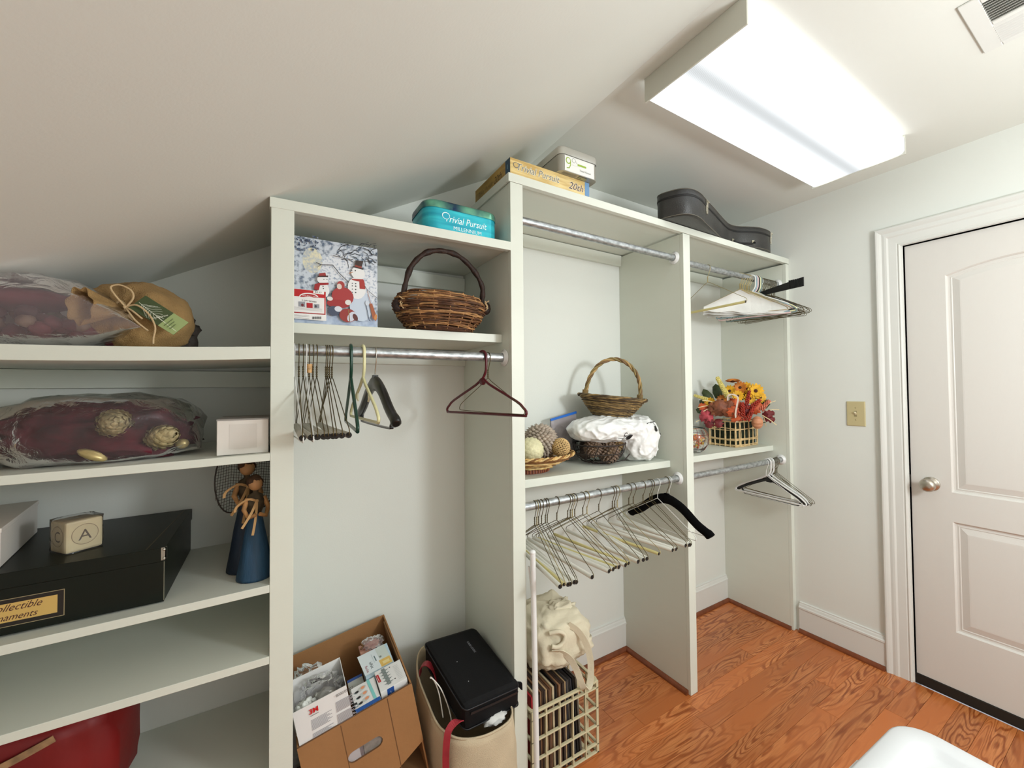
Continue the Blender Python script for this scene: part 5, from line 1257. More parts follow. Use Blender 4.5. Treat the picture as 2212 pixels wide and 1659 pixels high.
for x, big in ((1.655, 1), (2.305, 1), (2.035, 0), (2.15, 0)):
    yy, ang = at_front(x); 
    if math.cos(ang) < 0: ang += PI
    LM = Matrix.Translation((x, yy, z0)) @ Matrix.Rotation(ang, 4, 'Z')
    if big:
        mb = MB(LM); mb.box(-.010, -.0055, .054, .010, -.0005, .084); mb.box(-.008, -.0075, .074, .008, -.0025, .108); mb.box(-.006, -.006, .046, .006, -.0005, .056)
        mb.tube([(-.009, -.009, .100), (.009, -.009, .100)], .0042, 8); mb.build('latch', brass, lid_o, bevel=.0006)
    else:
        mb = MB(LM); mb.box(-.007, -.004, .018, .007, -.0005, .040); mb.tube([(-.004, -.006, .032), (.004, -.006, .032)], .003, 6); mb.build('handle_mount', brass, ic, bevel=.0006)
y1, _ = at_front(2.035); y2, _ = at_front(2.15)
MB().tube(spl([(2.035, y1-.007, z0+.030), (2.05, y1-.018, z0+.018), (2.095, (y1+y2)/2-.024, z0+.014), (2.14, y2-.016, z0+.018), (2.15, y2-.007, z0+.030)], 4), .0042, 8).build('carry_handle', blk2, ic)

# ================================================================ middle bay shelf
def zsh2(x): return 1.042-.010*(x-PB)/(PC-PB)+.0003
# ---- woven tray with three decorative balls
zt = zsh2(.88)
tr = thing('woven_tray', 'shallow woven tan tray at the left end of the middle shelf', 'tray', (.885, .235, zt))
straw = [M('straw_tan', (200, 158, 92), .75, var=.3, vs=60, bump=.4, bs=200), M('straw_dark', (132, 90, 48), .8, var=.3, vs=60), M('straw_pale', (222, 188, 128), .75, var=.2, vs=50)]
prt = lambda t: (.085+.095*t, zt+.022+.046*t**1.2)
rb_ = random.Random(21); mb = MB(); woven(mb, (.898, .225, 0), prt, 13, 26, .0042, .0048, rb_, 1.0, .80, colors=3, zwob=.004)
for k in range(3):
    pts = [Vector((.898+(.180+.004*math.cos(i*1.3+k*2))*math.cos(2*PI*i/90), .225+.80*(.180+.004*math.cos(i*1.3+k*2))*math.sin(2*PI*i/90), zt+.068+.005*math.sin(i*1.3+k*2))) for i in range(90)]
    mb.tube(pts, .0035, 5, closed=True, mi=k)
o = mb.build('woven_straw', straw, tr); o['kind'] = 'stuff'
MB().lathe([(.0001, zt+.0235), (.095, zt+.0235), (.10, zt+.032)], (.898, .225, 0), 30, sy=.8).build('tray_floor', straw[1], tr)
fm = M('red_brown_foot', (112, 52, 30), .6); mb = MB()
mb.lathe([(.082, zt+.0005), (.084, zt+.023), (.080, zt+.023), (.079, zt+.0005)], (.885, .228, 0), 40, sy=.82)
mb.build('foot_ring', fm, tr)
mb = MB()
for i in range(44):
    a = 2*PI*i/44; c_ = Vector((.885+.0845*math.cos(a), .228+.82*.0845*math.sin(a), 0)); mb.tube([c_+Vector((0, 0, zt+.003)), c_+Vector((.0006, 0, zt+.021))], .0021, 5)
o = mb.build('foot_beading', M('foot_beads', (160, 92, 56), .6), tr); o['kind'] = 'stuff'
seed_gap = M('brown_seed_base', (104, 82, 56), .9)
def seedball(name, label, c, r, mat, n_, kind):
    mb = MB(); c = Vector(c); mb.ball(c, r*.88, 16, mi=1)
    for i in range(n_):
        z = 1-2*(i+.5)/n_; a = i*2.39996; rr = math.sqrt(1-z*z); d_ = Vector((rr*math.cos(a), rr*math.sin(a), z))
        t1 = Vector((0, 0, 1)).cross(d_); t1 = t1.normalized() if t1.length > .1 else Vector((1, 0, 0)); t2 = d_.cross(t1)
        if kind == 'shell':
            s_ = r*.17; P_ = c+d_*r*.80
            vs = [P_+t1*s_, P_+t2*s_*.8, P_-t1*s_, P_-t2*s_*.8, P_+d_*r*.16+t1*s_*.9, P_+d_*r*.16+t2*s_*.7, P_+d_*r*.16-t1*s_*.9, P_+d_*r*.16-t2*s_*.7, P_+d_*r*.34-t2*s_*.5]
            mb.add(vs, [(0, 1, 5, 4), (1, 2, 6, 5), (2, 3, 7, 6), (3, 0, 4, 7), (4, 5, 8), (5, 6, 8), (6, 7, 8), (7, 4, 8)], 0, True)
        elif kind == 'ring':
            s_ = r*.115; mb.tube([c+d_*r*.93+t1*s_*math.cos(q)+t2*s_*math.sin(q) for q in [2*PI*k/7 for k in range(7)]], r*.05, 5, closed=True)
        else:
            s_ = r*.26; P_ = c+d_*r*.9
            vs = [P_+(t1*math.cos(q)+t2*math.sin(q))*s_-d_*r*.05 for q in [2*PI*k/6 for k in range(6)]]+[P_+d_*r*.11]
            mb.add(vs, [(k, (k+1) % 6, 6) for k in range(6)], 0, True)
    o = mb.build(name, [mat, seed_gap]); return tag(o, label, 'ball', 'decorative balls in the woven tray')
seedball('shell_ball', 'large grey ball of pointed seed shells at the back of the woven tray', (.960, .262, zt+.111), .070, M('grey_seed_shell', (176, 160, 144), .6, var=.25, vs=40), 230, 'shell')
seedball('petal_ball', 'cream ball of thin petals at the front left of the woven tray', (.868, .190, zt+.090), .054, M('cream_petal', (226, 218, 176), .55, var=.12, vs=30), 110, 'petal')
seedball('seed_ball', 'small tan ball of ring-shaped seeds at the right of the woven tray', (1.012, .185, zt+.091), .0395, M('tan_seed_ring', (216, 180, 124), .6, var=.2, vs=50), 170, 'ring')
# ---- wire bowl of dried pods
zw = zsh2(1.25)
wbw = thing('wire_bowl', 'dark wire bowl of dried pod balls in the middle of the shelf', 'bowl', (1.255, .215, zw))
dkw = M('dark_vine', (46, 36, 32), .7); cB = Vector((1.255, .225, 0)); mb = MB()
bz = lambda t: (.045+.078*math.sin(t*PI/2), zw+.0045+.085*(1-math.cos(t*PI/2)))
for t in (0, .35, .7, 1.0):
    r_, z_ = bz(t); mb.tube([cB+Vector((r_*math.cos(a), .92*r_*math.sin(a), z_)) for a in [2*PI*i/40 for i in range(40)]], .0022 if t < 1 else .0032, 5, closed=True)
for i in range(16):
    a = 2*PI*i/16; mb.tube([cB+Vector((bz(t)[0]*math.cos(a+t*.5), .92*bz(t)[0]*math.sin(a+t*.5), bz(t)[1])) for t in (0, .25, .5, .75, 1.0)], .0017, 5)
mb.tube([cB+Vector((.02, -.045, zw+.003)), cB+Vector((.06, -.10, zw+.02)), cB+Vector((.10, -.09, zw+.042))], .0024, 5)
mb.build('wire_frame', dkw, wbw)
podm = [M('pod_grey_brown', (128, 106, 90), .75, var=.35, vs=60), M('pod_straw', (152, 124, 84), .75, var=.35, vs=60), M('pod_dark', (70, 56, 48), .8, var=.3, vs=60)]
for i, (dx, dy, dz, r_, k, kind) in enumerate(((-.062, -.030, .075, .040, 0, 'shell'), (.010, -.052, .052, .046, 0, 'shell'), (.012, -.010, .100, .044, 1, 'shell'), (.075, -.022, .082, .038, 1, 'shell'), (-.015, .050, .075, .045, 2, 'shell'), (.060, .045, .070, .040, 2, 'shell'), (-.055, .03, .045, .030, 2, 'petal'), (.045, -.030, .036, .028, 2, 'petal'))):
    o = seedball('pod_ball', 'dried brown pod ball heaped in the dark wire bowl', cB+Vector((dx, dy, zw+dz)), r_, podm[k], 120, kind); o['group'] = 'pod balls in the dark wire bowl'; o['category'] = 'dried pods'
# ---- zip bag and white shopping bag
zb2 = thing('zip_bag', 'frosted zip bag with a blue zipper strip behind the white bag', 'bag', (1.10, .33, zsh2(1.1)))
def zbf(u, v):
    x = 1.075+.15*u; z = zsh2(1.1)+.001+v*(.196+.03*u); s = math.sin(PI*u)*math.sin(PI*min(1, v*1.1)); y = .335-.035*s+.02*v; return Vector((x, y, z))
MB().grid(zbf, 20, 16).build('film', film2, zb2, solid=.001)
def zbf2(u, v):
    p = zbf(u, v); p.y += .05*math.sin(PI*u)*math.sin(PI*min(1, v*1.1))+.002; return p
MB().grid(zbf2, 20, 16).build('film', film2, zb2, solid=.001)
MB().ribbon([zbf(u, .985)+Vector((0, -.003, 0)) for u in [i/10 for i in range(11)]], .011, .0025, (0, 0, 1)).build('blue_zipper', M('blue_zipper', (36, 110, 206), .35), zb2)
MB().ball((1.13, .355, zsh2(1.1)+.13), (.035, .012, .04), 12, nz=.3).build('grey_contents', M('grey_contents', (130, 128, 120), .8, var=.3, vs=50), zb2)
zg2 = zsh2(1.45)
wsb = thing('shopping_bag', 'crumpled white plastic shopping bag with black print under the handled basket', 'bag', (1.42, .20, zg2))
wbm = M('white_bag_film', (240, 240, 238), .38, bump=.35, bs=40, var=.02, vs=6)
def creased(c, r, zfloor, seed, dirv):
    f0 = bagfn(c, r, zfloor, .8, .06, 2.2, seed); c = Vector(c); dv = Vector(dirv).normalized()
    def f(u, v):
        p = f0(u, v); d = (p-c); L_ = d.length
        if L_ < 1e-6: return p
        n_ = d/L_; al = p.dot(dv); q = (p-dv*al)*26+dv*al*7+Vector((seed, 0, 0))
        q += Vector((noise.noise(p*11), noise.noise(p*11+Vector((7, 0, 0))), 0))*1.6
        rg = (1-abs(noise.noise(q)))**5*.011+(1-abs(noise.noise(q*2.1+Vector((3, 1, 0)))))**5*.004-.006
        p = p+n_*rg; p.z = max(p.z, zfloor+.0008); return p
    return f
mb = MB()
mb.grid(creased((1.300, .225, 1.188), (.195, .120, .058), 1.13, 41, (1, 0, .35)), 120, 50, closed_u=True)
mb.grid(creased((1.452, .185, 1.140), (.092, .100, .105), zg2, 43, (.5, 0, 1)), 100, 60, closed_u=True)
mb.grid(creased((1.400, .215, 1.185), (.130, .115, .060), 1.1, 47, (1, 0, .8)), 100, 50, closed_u=True)
o = mb.build('bag_film', wbm, wsb)
rm = o.modifiers.new('remesh', 'REMESH'); rm.mode = 'VOXEL'; rm.voxel_size = .0036; rm.use_smooth_shade = True
sm = o.modifiers.new('smooth', 'SMOOTH'); sm.iterations = 2; sm.factor = .5
inkb = M('black_bag_print', (22, 22, 24), .4)
for (c_, u_, v_, shp) in (((1.482, .05, 1.186), (.6, .1, -.75), (.75, 0, .6), 0), ((1.460, .05, 1.215), (1, 0, .1), (0, 0, 1), 1), ((1.515, .05, 1.155), (.3, 0, -1), (1, 0, .3), 2), ((1.335, .05, 1.158), (1, 0, .25), (-.2, 0, 1), 0), ((1.300, .05, 1.152), (1, 0, -.1), (0, 0, 1), 1), ((1.308, .05, 1.172), (1, 0, .3), (-.3, 0, 1), 3)):
    uu_ = Vector(u_).normalized(); vv_ = Vector(v_); vv_ = (vv_-uu_*vv_.dot(uu_)).normalized()
    d = Decal(c_, uu_, vv_)
    if shp == 0: d.ell(0, 0, .016, .010, inkb, .2, n=20); d.line([(-.030, .004), (-.022, .010), (-.014, .006)], .0022, inkb)
    elif shp == 1:
        for k in range(7): d.rect(-.028+k*.008, -.0018+.0008*(k % 3), -.0225+k*.008, .0018, inkb)
    elif shp == 2: d.rect(-.012, -.003, -.002, .003, inkb); d.rect(.002, -.003, .010, .004, inkb)
    else: d.line([(.008*math.cos(a), .007*math.sin(a)) for a in [i*PI/6 for i in range(11)]], .0026, inkb)
    o2 = d.build('black_print', wsb); sw_ = o2.modifiers.new('wrap', 'SHRINKWRAP'); sw_.target = o; sw_.wrap_method = 'PROJECT'; sw_.use_project_y = True; sw_.use_positive_direction = True; sw_.use_negative_direction = False; sw_.wrap_mode = 'ABOVE_SURFACE'; sw_.offset = .0028
# ---- handled basket on the shopping bag
hb = thing('handled_basket', 'oval willow basket with a twisted hoop handle on the white bag', 'basket', (1.335, .235, 1.235))
BTm = Matrix.Translation((1.335, .235, 1.239)) @ Matrix.Rotation(R_(-33), 4, 'Z') @ Matrix.Rotation(R_(6), 4, 'Y')
wil = [M('willow_olive', (112, 92, 58), .7, var=.35, vs=50, bump=.4, bs=200), M('willow_dark', (76, 60, 40), .75, var=.3, vs=50), M('willow_pale', (142, 116, 72), .7, var=.3, vs=50)]
prb = lambda t: (.078+.074*t**.85, .004+.088*t)
rb_ = random.Random(33); mb = MB(); woven(mb, (0, 0, 0), prb, 19, 28, .0029, .0036, rb_, 1.0, .82, T=BTm, colors=3, zwob=.001)
o = mb.build('woven_willow', wil, hb); o['kind'] = 'stuff'
mb = MB(BTm); mb.lathe([(.0001, .003), (.078, .003), (.140, .080)], (0, 0, 0), 30, sy=.82); mb.build('basket_lining', wil[1], hb)
mb = MB()
for k in range(3):
    pts = [BTm @ Vector(((.156+.005*math.cos(i*.55+k*2.1))*math.cos(2*PI*i/80), .82*(.156+.005*math.cos(i*.55+k*2.1))*math.sin(2*PI*i/80), .093+.005*math.sin(i*.55+k*2.1))) for i in range(80)]
    mb.tube(pts, .0042, 6, closed=True, mi=k % 3)
mb.build('braided_rim', wil, hb)
hm = [M('handle_olive', (138, 118, 70), .6, var=.25, vs=50), M('handle_tan', (176, 144, 92), .6, var=.2, vs=40), M('handle_brown', (120, 92, 56), .6, var=.2, vs=40)]
ctr = spl([(-.128, 0, .070), (-.124, 0, .130), (-.108, 0, .190), (-.070, 0, .245), (-.010, 0, .272), (.055, 0, .258), (.104, 0, .210), (.126, 0, .150), (.128, 0, .070)], 10)
T_, N_v = frames(ctr); mb = MB()
for k in range(3):
    pts = []
    for i, p in enumerate(ctr):
        a = i*.42+k*2*PI/3; B_ = T_[i].cross(N_v[i]); pts.append(BTm @ (p+(N_v[i]*math.cos(a)+B_*math.sin(a))*.0052))
    mb.tube(pts, .0052, 7, mi=k)
mb.build('twisted_handle', hm, hb)
for sx in (-1, 1):
    mb = MB()
    for k in range(6): mb.tube([BTm @ Vector((sx*.128+.0125*math.cos(a), .0125*math.sin(a), .094+k*.0042)) for a in [2*PI*i/12 for i in range(12)]], .0024, 5, closed=True)
    mb.build('handle_wrap', wil[2], hb)

# ================================================================ floor of the middle bay
# ---- record crate
crm = M('cream_crate_plastic', (214, 204, 168), .45, var=.04, vs=5)
cr = thing('record_crate', 'cream plastic lattice crate of records on the oak floor', 'crate', (.897, .165, .0004))
CX0, CX1, CY0, CY1, CH = .750, 1.048, .008, .318, .268
mb = MB()
def bar(x0, y0, z0, x1, y1, z1): mb.box(x0, y0, z0, x1, y1, z1)
tk, dp = .0055, .011
zs_ = [.0006, .030, .097, .164, .238, CH]
for yf, s in ((CY0, 1), (CY1, -1)):
    ya_, yb_ = (yf, yf+dp) if s > 0 else (yf-dp, yf)
    for z_ in zs_[:-1]: bar(CX0, ya_, z_, CX1, yb_, z_+tk)
    for i in range(6): x_ = CX0+(CX1-CX0-tk)*i/5; bar(x_, ya_+.0006, .0006, x_+tk, yb_, CH)
mb.build('lattice_wall', crm, cr, bevel=.0012)
mb = MB()
for xf, s in ((CX0, 1), (CX1, -1)):
    xa_, xb_ = (xf, xf+dp) if s > 0 else (xf-dp, xf)
    for z_ in zs_[:-1]: bar(xa_, CY0, z_, xb_, CY1, z_+tk)
    for i in range(6): y_ = CY0+(CY1-CY0-tk)*i/5; bar(xa_, y_, .0006, xb_, y_+tk, CH)
mb.build('lattice_wall', crm, cr, bevel=.0012)
mb = MB(); ro = rrect(CX0-.002, CY0-.002, CX1+.002, CY1+.002, .02, 5); ri = rrect(CX0+.010, CY0+.010, CX1-.010, CY1-.010, .012, 5); k = len(ro)
vs = [(x, y, z) for z in (CH-.006, CH+.002) for pl2 in (ro, ri) for x, y in pl2]
fs = []
for i in range(k):
    j = (i+1) % k; fs += [(i, j, 2*k+j, 2*k+i), (k+j, k+i, 3*k+i, 3*k+j), (2*k+i, 2*k+j, 3*k+j, 3*k+i), (j, i, k+i, k+j)]
mb.add(vs, fs); mb.build('rim', crm, cr, bevel=.0012)
mb = MB()
for i in range(4): bar(CX0+.01, CY0+.03+i*.08, .0008, CX1-.01, CY0+.045+i*.08, .004)
for i in range(4): bar(CX0+.03+i*.075, CY0+.01, .0008, CX0+.045+i*.075, CY1-.01, .0038)
mb.build('bottom_grid', crm, cr)
sl_c = [(120, 84, 58), (176, 148, 112), (62, 44, 34), (150, 118, 86), (42, 32, 28), (196, 180, 148), (88, 62, 46), (210, 200, 178), (54, 42, 38), (134, 98, 70), (36, 30, 28), (164, 140, 112)]
xs_ = CX0+.018; rr_ = random.Random(8)
cover = {}
nrec = 24
for i in range(nrec):
    c_ = (150, 22, 34) if i == 0 else sl_c[(i*5+i//3) % 12] if i < 17 else [(28, 26, 28), (40, 40, 46), (22, 22, 24), (96, 88, 78)][i % 4]
    nm = 'red' if i == 0 else ('dark' if sum(c_) < 200 else 'pale' if sum(c_) > 430 else 'brown')
    th_ = .0072+rr_.uniform(0, .0012); lean = .012+.0005*i if i > 18 else rr_.uniform(.002, .008); hgt = .308+rr_.uniform(-.003, .003)
    rx0 = xs_; y0_ = .024+rr_.uniform(-.002, .006)
    mb = MB(); mb.hexa([(rx0, y0_, .0046), (rx0+th_-.001, y0_, .0046), (rx0+th_-.001, y0_+.272, .0046), (rx0, y0_+.272, .0046), (rx0-lean, y0_, hgt), (rx0-lean+th_-.001, y0_, hgt), (rx0-lean+th_-.001, y0_+.272, hgt), (rx0-lean, y0_+.272, hgt)])
    if c_ not in cover: cover[c_] = M('sleeve_%d' % len(cover), c_, .6, var=.25, vs=30)
    o = mb.build('record_sleeve', cover[c_], bevel=.0004)
    tag(o, '%s record sleeve, %s from the left in the cream crate' % (nm, ORD[i]), 'record', 'records in the cream crate')
    xs_ += th_+.0009+(.004 if i > 20 else 0)
# ---- cream cotton tote on the records
cot = M('cream_cotton', (222, 212, 186), .9, var=.05, vs=10, bump=.5, bs=45)
ct = thing('cotton_tote', 'cream cotton tote folded over the records in the crate with hanging handles', 'tote bag', (.95, .14, .318))
def ctf(u, v):
    p = bagfn((.935, .155, .430), (.140, .130, .100), .3178, .62, .13, 3.0, 52)(u, v)
    k = max(0, (p.z-.44)/.12); p.x -= .0*k; 
    if p.x > 1.0 and p.z > .42: p.z -= (p.x-1.0)*.9
    if p.x > 1.02 and p.z < .38: p.x += .018
    return p
MB().grid(ctf, 56, 32, closed_u=True).build('tote_body', cot, ct)
MB().grid(bagfn((.950, .120, .495), (.062, .040, .046), -9, .6, .30, 2.2, 54), 36, 20, closed_u=True).build('knotted_top', cot, ct)
hd = [Vector(p) for p in [(.925, .030, .505), (.955, .012, .480), (.985, .002, .430), (1.000, -.004, .370), (1.000, -.006, .318), (.992, -.010, .288), (.978, -.012, .276), (.962, -.010, .284), (.952, -.006, .310), (.940, .004, .350), (.915, .014, .395), (.880, .022, .425), (.845, .03, .435)]]
MB().ribbon(spl(hd, 5), .024, .0022, (.77, -.63, .12)).build('strap', cot, ct)
MB().tube(spl([(.845, .035, .495), (.875, .018, .500), (.895, .012, .485), (.890, .010, .462), (.865, .014, .450), (.845, .022, .455)], 5), .008, 8).build('tied_knot', cot, ct)
# ---- white stand pole
sp_ = thing('folding_stand', 'thin white tubular stand leaning at the left edge of the middle bay', 'stand', (.750, -.02, .0005))
MB().tube([(.7425, -.021, .822), (.7435, -.021, .79), (.7465, -.030, .0008)], [.0098, .0094, .0094], 12).build('pole', white_pl, sp_)
MB().ball((.7424, -.021, .824), (.0112, .0112, .009), 12).build('end_cap', white_pl, sp_)
MB().tube([(.735, -.008, .775), (.739, -.009, .74), (.745, -.014, .66)], .0035, 8).build('brace', white_pl, sp_)

# ================================================================ right bay shelf
def zsh3(x): return 1.036-.006*(x-PC)/(PD-PC)+.0003
zf3 = zsh3(2.3)
fb = thing('flower_basket', 'square straw lattice basket of autumn flowers on the right shelf', 'flower arrangement', (2.31, .24, zf3))
bx0, bx1, by0, by1, bh = 2.205, 2.420, .157, .320, .148
mb = MB(); rs2 = random.Random(4)
def strand(a, b, r=.0026):
    a, b = Vector(a), Vector(b); m_ = (a+b)/2+Vector((rs2.uniform(-1, 1), rs2.uniform(-1, 1), rs2.uniform(-1, 1)))*.004
    for k in range(2):
        o_ = Vector((rs2.uniform(-1, 1), rs2.uniform(-1, 1), rs2.uniform(-1, 1)))*.0022; mb.tube(spl([a+o_, m_+o_*.5, b-o_], 3), r, 5)
corners = [(bx0, by0), (bx1, by0), (bx1, by1), (bx0, by1)]
for i in range(4):
    (x0, y0), (x1, y1) = corners[i], corners[(i+1) % 4]
    for zz in (.004, .012, .040, .047, .098, .104, bh-.004, bh): strand((x0, y0, zf3+zz), (x1, y1, zf3+zz))
    for k in range(6):
        t = k/5; w_ = 2 if k % 2 else 1
        for q in range(w_): strand((x0+(x1-x0)*t+q*.005, y0+(y1-y0)*t, zf3+.002), (x0+(x1-x0)*t+q*.002, y0+(y1-y0)*t, zf3+bh+.002), .0028)
mb.build('straw_lattice', M('pale_straw', (218, 188, 138), .7, var=.2, vs=60), fb)
MB().box(bx0+.008, by0+.008, zf3+.003, bx1-.008, by1-.008, zf3+bh-.012).build('moss_block', M('dark_moss', (34, 44, 28), .9, var=.6, vs=90, bump=.8, bs=200), fb)
def petals(c, axis, n_, L_, w_, mat, nm, cup=.25, center=None):
    mb = MB(); q = Vector(axis).to_track_quat('Z', 'Y').to_matrix(); c = Vector(c)
    for lay in range(2):
        for i in range(n_):
            a = 2*PI*(i+.5*lay)/n_; d1 = Vector((math.cos(a), math.sin(a), 0)); d2 = Vector((-math.sin(a), math.cos(a), 0)); s_ = 1-.25*lay
            P_ = lambda r_, k_, h_: c+q @ (d1*L_*r_*s_+d2*w_*k_+Vector((0, 0, L_*(h_+.12*lay))))
            mb.add([P_(.12, 0, 0), P_(.5, -.5, cup*.6), P_(.85, -.35, cup), P_(1, 0, cup*.9), P_(.85, .35, cup), P_(.5, .5, cup*.6)], [(0, 1, 2, 3, 4, 5)], 0, True)
    if center: mb.ball(c+q @ Vector((0, 0, L_*.12)), (L_*.28, L_*.28, L_*.16), 8, rot=q, mi=1)
    return mb.build(nm, [mat, center or mat], fb)
yel = M('yellow_petal', (232, 176, 34), .6, var=.25, vs=40); org = M('orange_petal', (210, 126, 44), .6, var=.25, vs=40); brn_c = M('flower_eye', (72, 36, 20), .9)
FC = Vector((2.275, .205, zf3+bh)); FR_, FF_ = Vector((.53, -.85, 0)), Vector((-.85, -.53, 0))
def S(px, py, t=0):
    """point of the bouquet: px, py offsets (cm-like units of 1/364 m) right of and above the rim centre, t m towards the viewer side"""
    p = FC+FR_*((px-1585)/364)+FF_*t; p.z += (905-py)/364; p.x = min(p.x, 2.455); p.y = min(p.y, .395); return p
def D(r, u, f): return FR_*r+Vector((0, 0, u))+FF_*f
for (px, py, t, ax, L_, mt_) in ((1625, 843, .01, (.25, .2, 1), .046, yel), (1608, 838, -.02, (0, .4, 1), .042, yel), (1597, 836, .0, (-.2, .3, 1), .040, org), (1583, 824, -.01, (0, 1, .25), .044, org), (1592, 853, .03, (.1, .2, 1), .034, yel), (1577, 843, .0, (-.3, .3, 1), .038, yel), (1538, 868, .05, (-.3, .3, 1), .036, yel), (1546, 880, .06, (-.2, 0, 1), .030, org), (1614, 858, .02, (.3, 0, 1), .036, yel), (1562, 862, .02, (0, .2, 1), .034, org), (1634, 856, .0, (.6, .1, 1), .034, yel)):
    petals(S(px, py, t), D(*ax), 13, L_, L_*.42, mt_, 'flower_head', center=brn_c)
def leaf(pts_c, axis_dir, up, L_, W__, mat, nm, lobes=5):
    q0 = Vector(axis_dir).normalized(); u0 = Vector(up); u0 = (u0-q0*u0.dot(q0)).normalized(); s0 = q0.cross(u0); c = Vector(pts_c); pts = []
    m_ = lobes*4
    for i in range(m_+1):
        a = PI*i/m_; r_ = 1-.38*abs(math.sin(a*lobes)) if lobes > 1 else 1
        pts.append((math.sin(a)*r_, (1-math.cos(a))/2))
    pts = pts+[(-x, y) for x, y in pts[-2:0:-1]]
    mb = MB(); vs = [c+q0*L_*y+s0*W__*x+u0*.012*abs(x)*math.sin(y*5) for x, y in pts]; vs.append(c+q0*L_*.5)
    k = len(vs)-1; mb.add(vs, [(i, (i+1) % k, k) for i in range(k)], 0, True); return mb.build(nm, mat, fb, solid=.0006)
lm = [M('russet_leaf', (128, 72, 46), .6, var=.35, vs=30), M('maroon_leaf', (112, 30, 32), .6, var=.35, vs=30), M('orange_leaf', (204, 92, 48), .6, var=.3, vs=30), M('green_leaf', (58, 70, 40), .6, var=.3, vs=30), M('pink_leaf', (170, 62, 72), .6, var=.3, vs=30)]
for (px, py, t, dr_, du, df, L_, w_, k) in ((1560, 895, .08, -.1, 1, .2, .100, .050, 0), (1572, 897, .08, .15, 1, .1, .085, .044, 0), (1556, 893, .085, -.6, .9, .1, .085, .040, 0), (1545, 895, .08, -.8, .3, .3, .075, .036, 4), (1545, 893, .085, -.9, -.2, .3, .080, .040, 4), (1540, 897, .09, -.2, -.9, .3, .065, .034, 1), (1552, 900, .09, .2, -.6, .3, .055, .030, 1), (1578, 897, .08, .3, .8, .2, .070, .038, 2), (1584, 896, .085, .2, -.2, .6, .055, .034, 2), (1590, 890, .05, -.1, 1, .2, .090, .040, 2), (1636, 893, .03, 1, .3, .2, .065, .026, 1), (1638, 897, .03, 1, -.2, .2, .060, .026, 1), (1620, 890, .03, .5, .9, .1, .075, .032, 2), (1604, 896, .05, .2, .9, .1, .075, .030, 1), (1548, 880, .04, -.9, .5, 0, .100, .026, 3), (1545, 872, .03, -.6, 1, 0, .110, .026, 3), (1556, 862, .0, -.2, 1, -.1, .100, .028, 3), (1540, 885, .05, -1, .1, 0, .085, .026, 3), (1600, 862, -.03, .3, 1, -.2, .110, .028, 3), (1566, 885, .07, .5, .8, .2, .075, .036, 0), (1535, 885, .06, -.7, .6, .2, .065, .03, 2), (1628, 880, .0, .8, .6, 0, .08, .026, 3)):
    leaf(S(px, py, t), D(dr_, du, df), D(.1, .2, 1), L_, w_, lm[k], 'leaf', 5 if k != 3 else 1)
berry = M('rust_berry', (168, 52, 34), .45, var=.35, vs=90)
def spike(a, b, n_, r0, nm='berry_spray', mt_=berry, taper=.5, br=.0048):
    a, b = Vector(a), Vector(b); mb = MB(); d_ = (b-a)
    for i in range(n_):
        t = i/n_; ang = i*2.4; rr = r0*(1-taper*t); q = d_.to_track_quat('Z', 'Y').to_matrix()
        mb.ball(a+d_*t+q @ Vector((rr*math.cos(ang), rr*math.sin(ang), 0)), br, 6)
    return mb.build(nm, mt_, fb)
for a, b, n_, r_ in (((1600, 903, .08), (1600, 866, .07), 70, .013), ((1593, 902, .085), (1588, 872, .08), 50, .011), ((1608, 902, .08), (1622, 874, .06), 60, .012), ((1606, 880, .05), (1614, 842, .03), 60, .010), ((1612, 880, .05), (1634, 860, .03), 50, .011), ((1582, 880, .05), (1580, 858, .04), 40, .011)):
    spike(S(*a), S(*b), n_, r_)
spike(S(1634, 882, .03), S(1650, 862, .02), 50, .012, mt_=M('pink_berry', (206, 116, 90), .5, var=.3, vs=90))
wheat = M('pale_wheat', (220, 204, 120), .7, var=.2, vs=60); strw = M('raffia_strand', (226, 206, 160), .7)
spike(S(1573, 854, .05), S(1553, 813, .05), 90, .011, 'wheat_ear', wheat, .4, .0062); spike(S(1533, 860, .06), S(1507, 851, .06), 50, .008, 'wheat_ear', wheat, .6, .0055)
mb = MB()
for a, b in (((1546, 872, .08), (1515, 877, .10)), ((1548, 866, .08), (1524, 862, .10)), ((1546, 876, .08), (1520, 888, .10)), ((1636, 892, .05), (1661, 911, .05)), ((1638, 892, .05), (1642, 914, .06)), ((1530, 900, .09), (1511, 907, .10)), ((1645, 883, .03), (1667, 881, .03)), ((1645, 872, .02), (1661, 863, .02))):
    a, b = S(*a), S(*b); mb.ribbon([a, (a+b)/2+Vector((0, 0, .004)), b], .0042, .0006, (0, 0, 1))
mb.build('raffia', strw, fb)
gour = M('striped_gourd', (206, 142, 104), .5, var=.15, vs=20); mb = MB(); gc = S(1627, 907, .045)
def gf(u, v):
    th = PI*min(max(v, .001), .999); ph = 2*PI*u; r_ = .034*(1+.07*math.cos(ph*9)); return gc+FR_*(.030*math.cos(th))+FF_*(r_*math.sin(th)*math.cos(ph))+Vector((0, 0, r_*math.sin(th)*math.sin(ph)))
MB().grid(gf, 54, 16, closed_u=True).build('small_gourd', gour, fb)
MB().tube([gc+FR_*.026+FF_*.01, gc+FR_*.040+FF_*.012+Vector((0, 0, .003))], .003, 6).build('gourd_stem', lm[3], fb)
MB().ribbon(spl([S(1573, 862, .09), S(1574, 852, .10), S(1583, 849, .10), S(1592, 856, .10), S(1590, 872, .10), S(1587, 890, .10), S(1589, 906, .10)], 5), .009, .0008, FR_).build('curled_ribbon', M('pale_ribbon', (222, 206, 190), .5), fb)
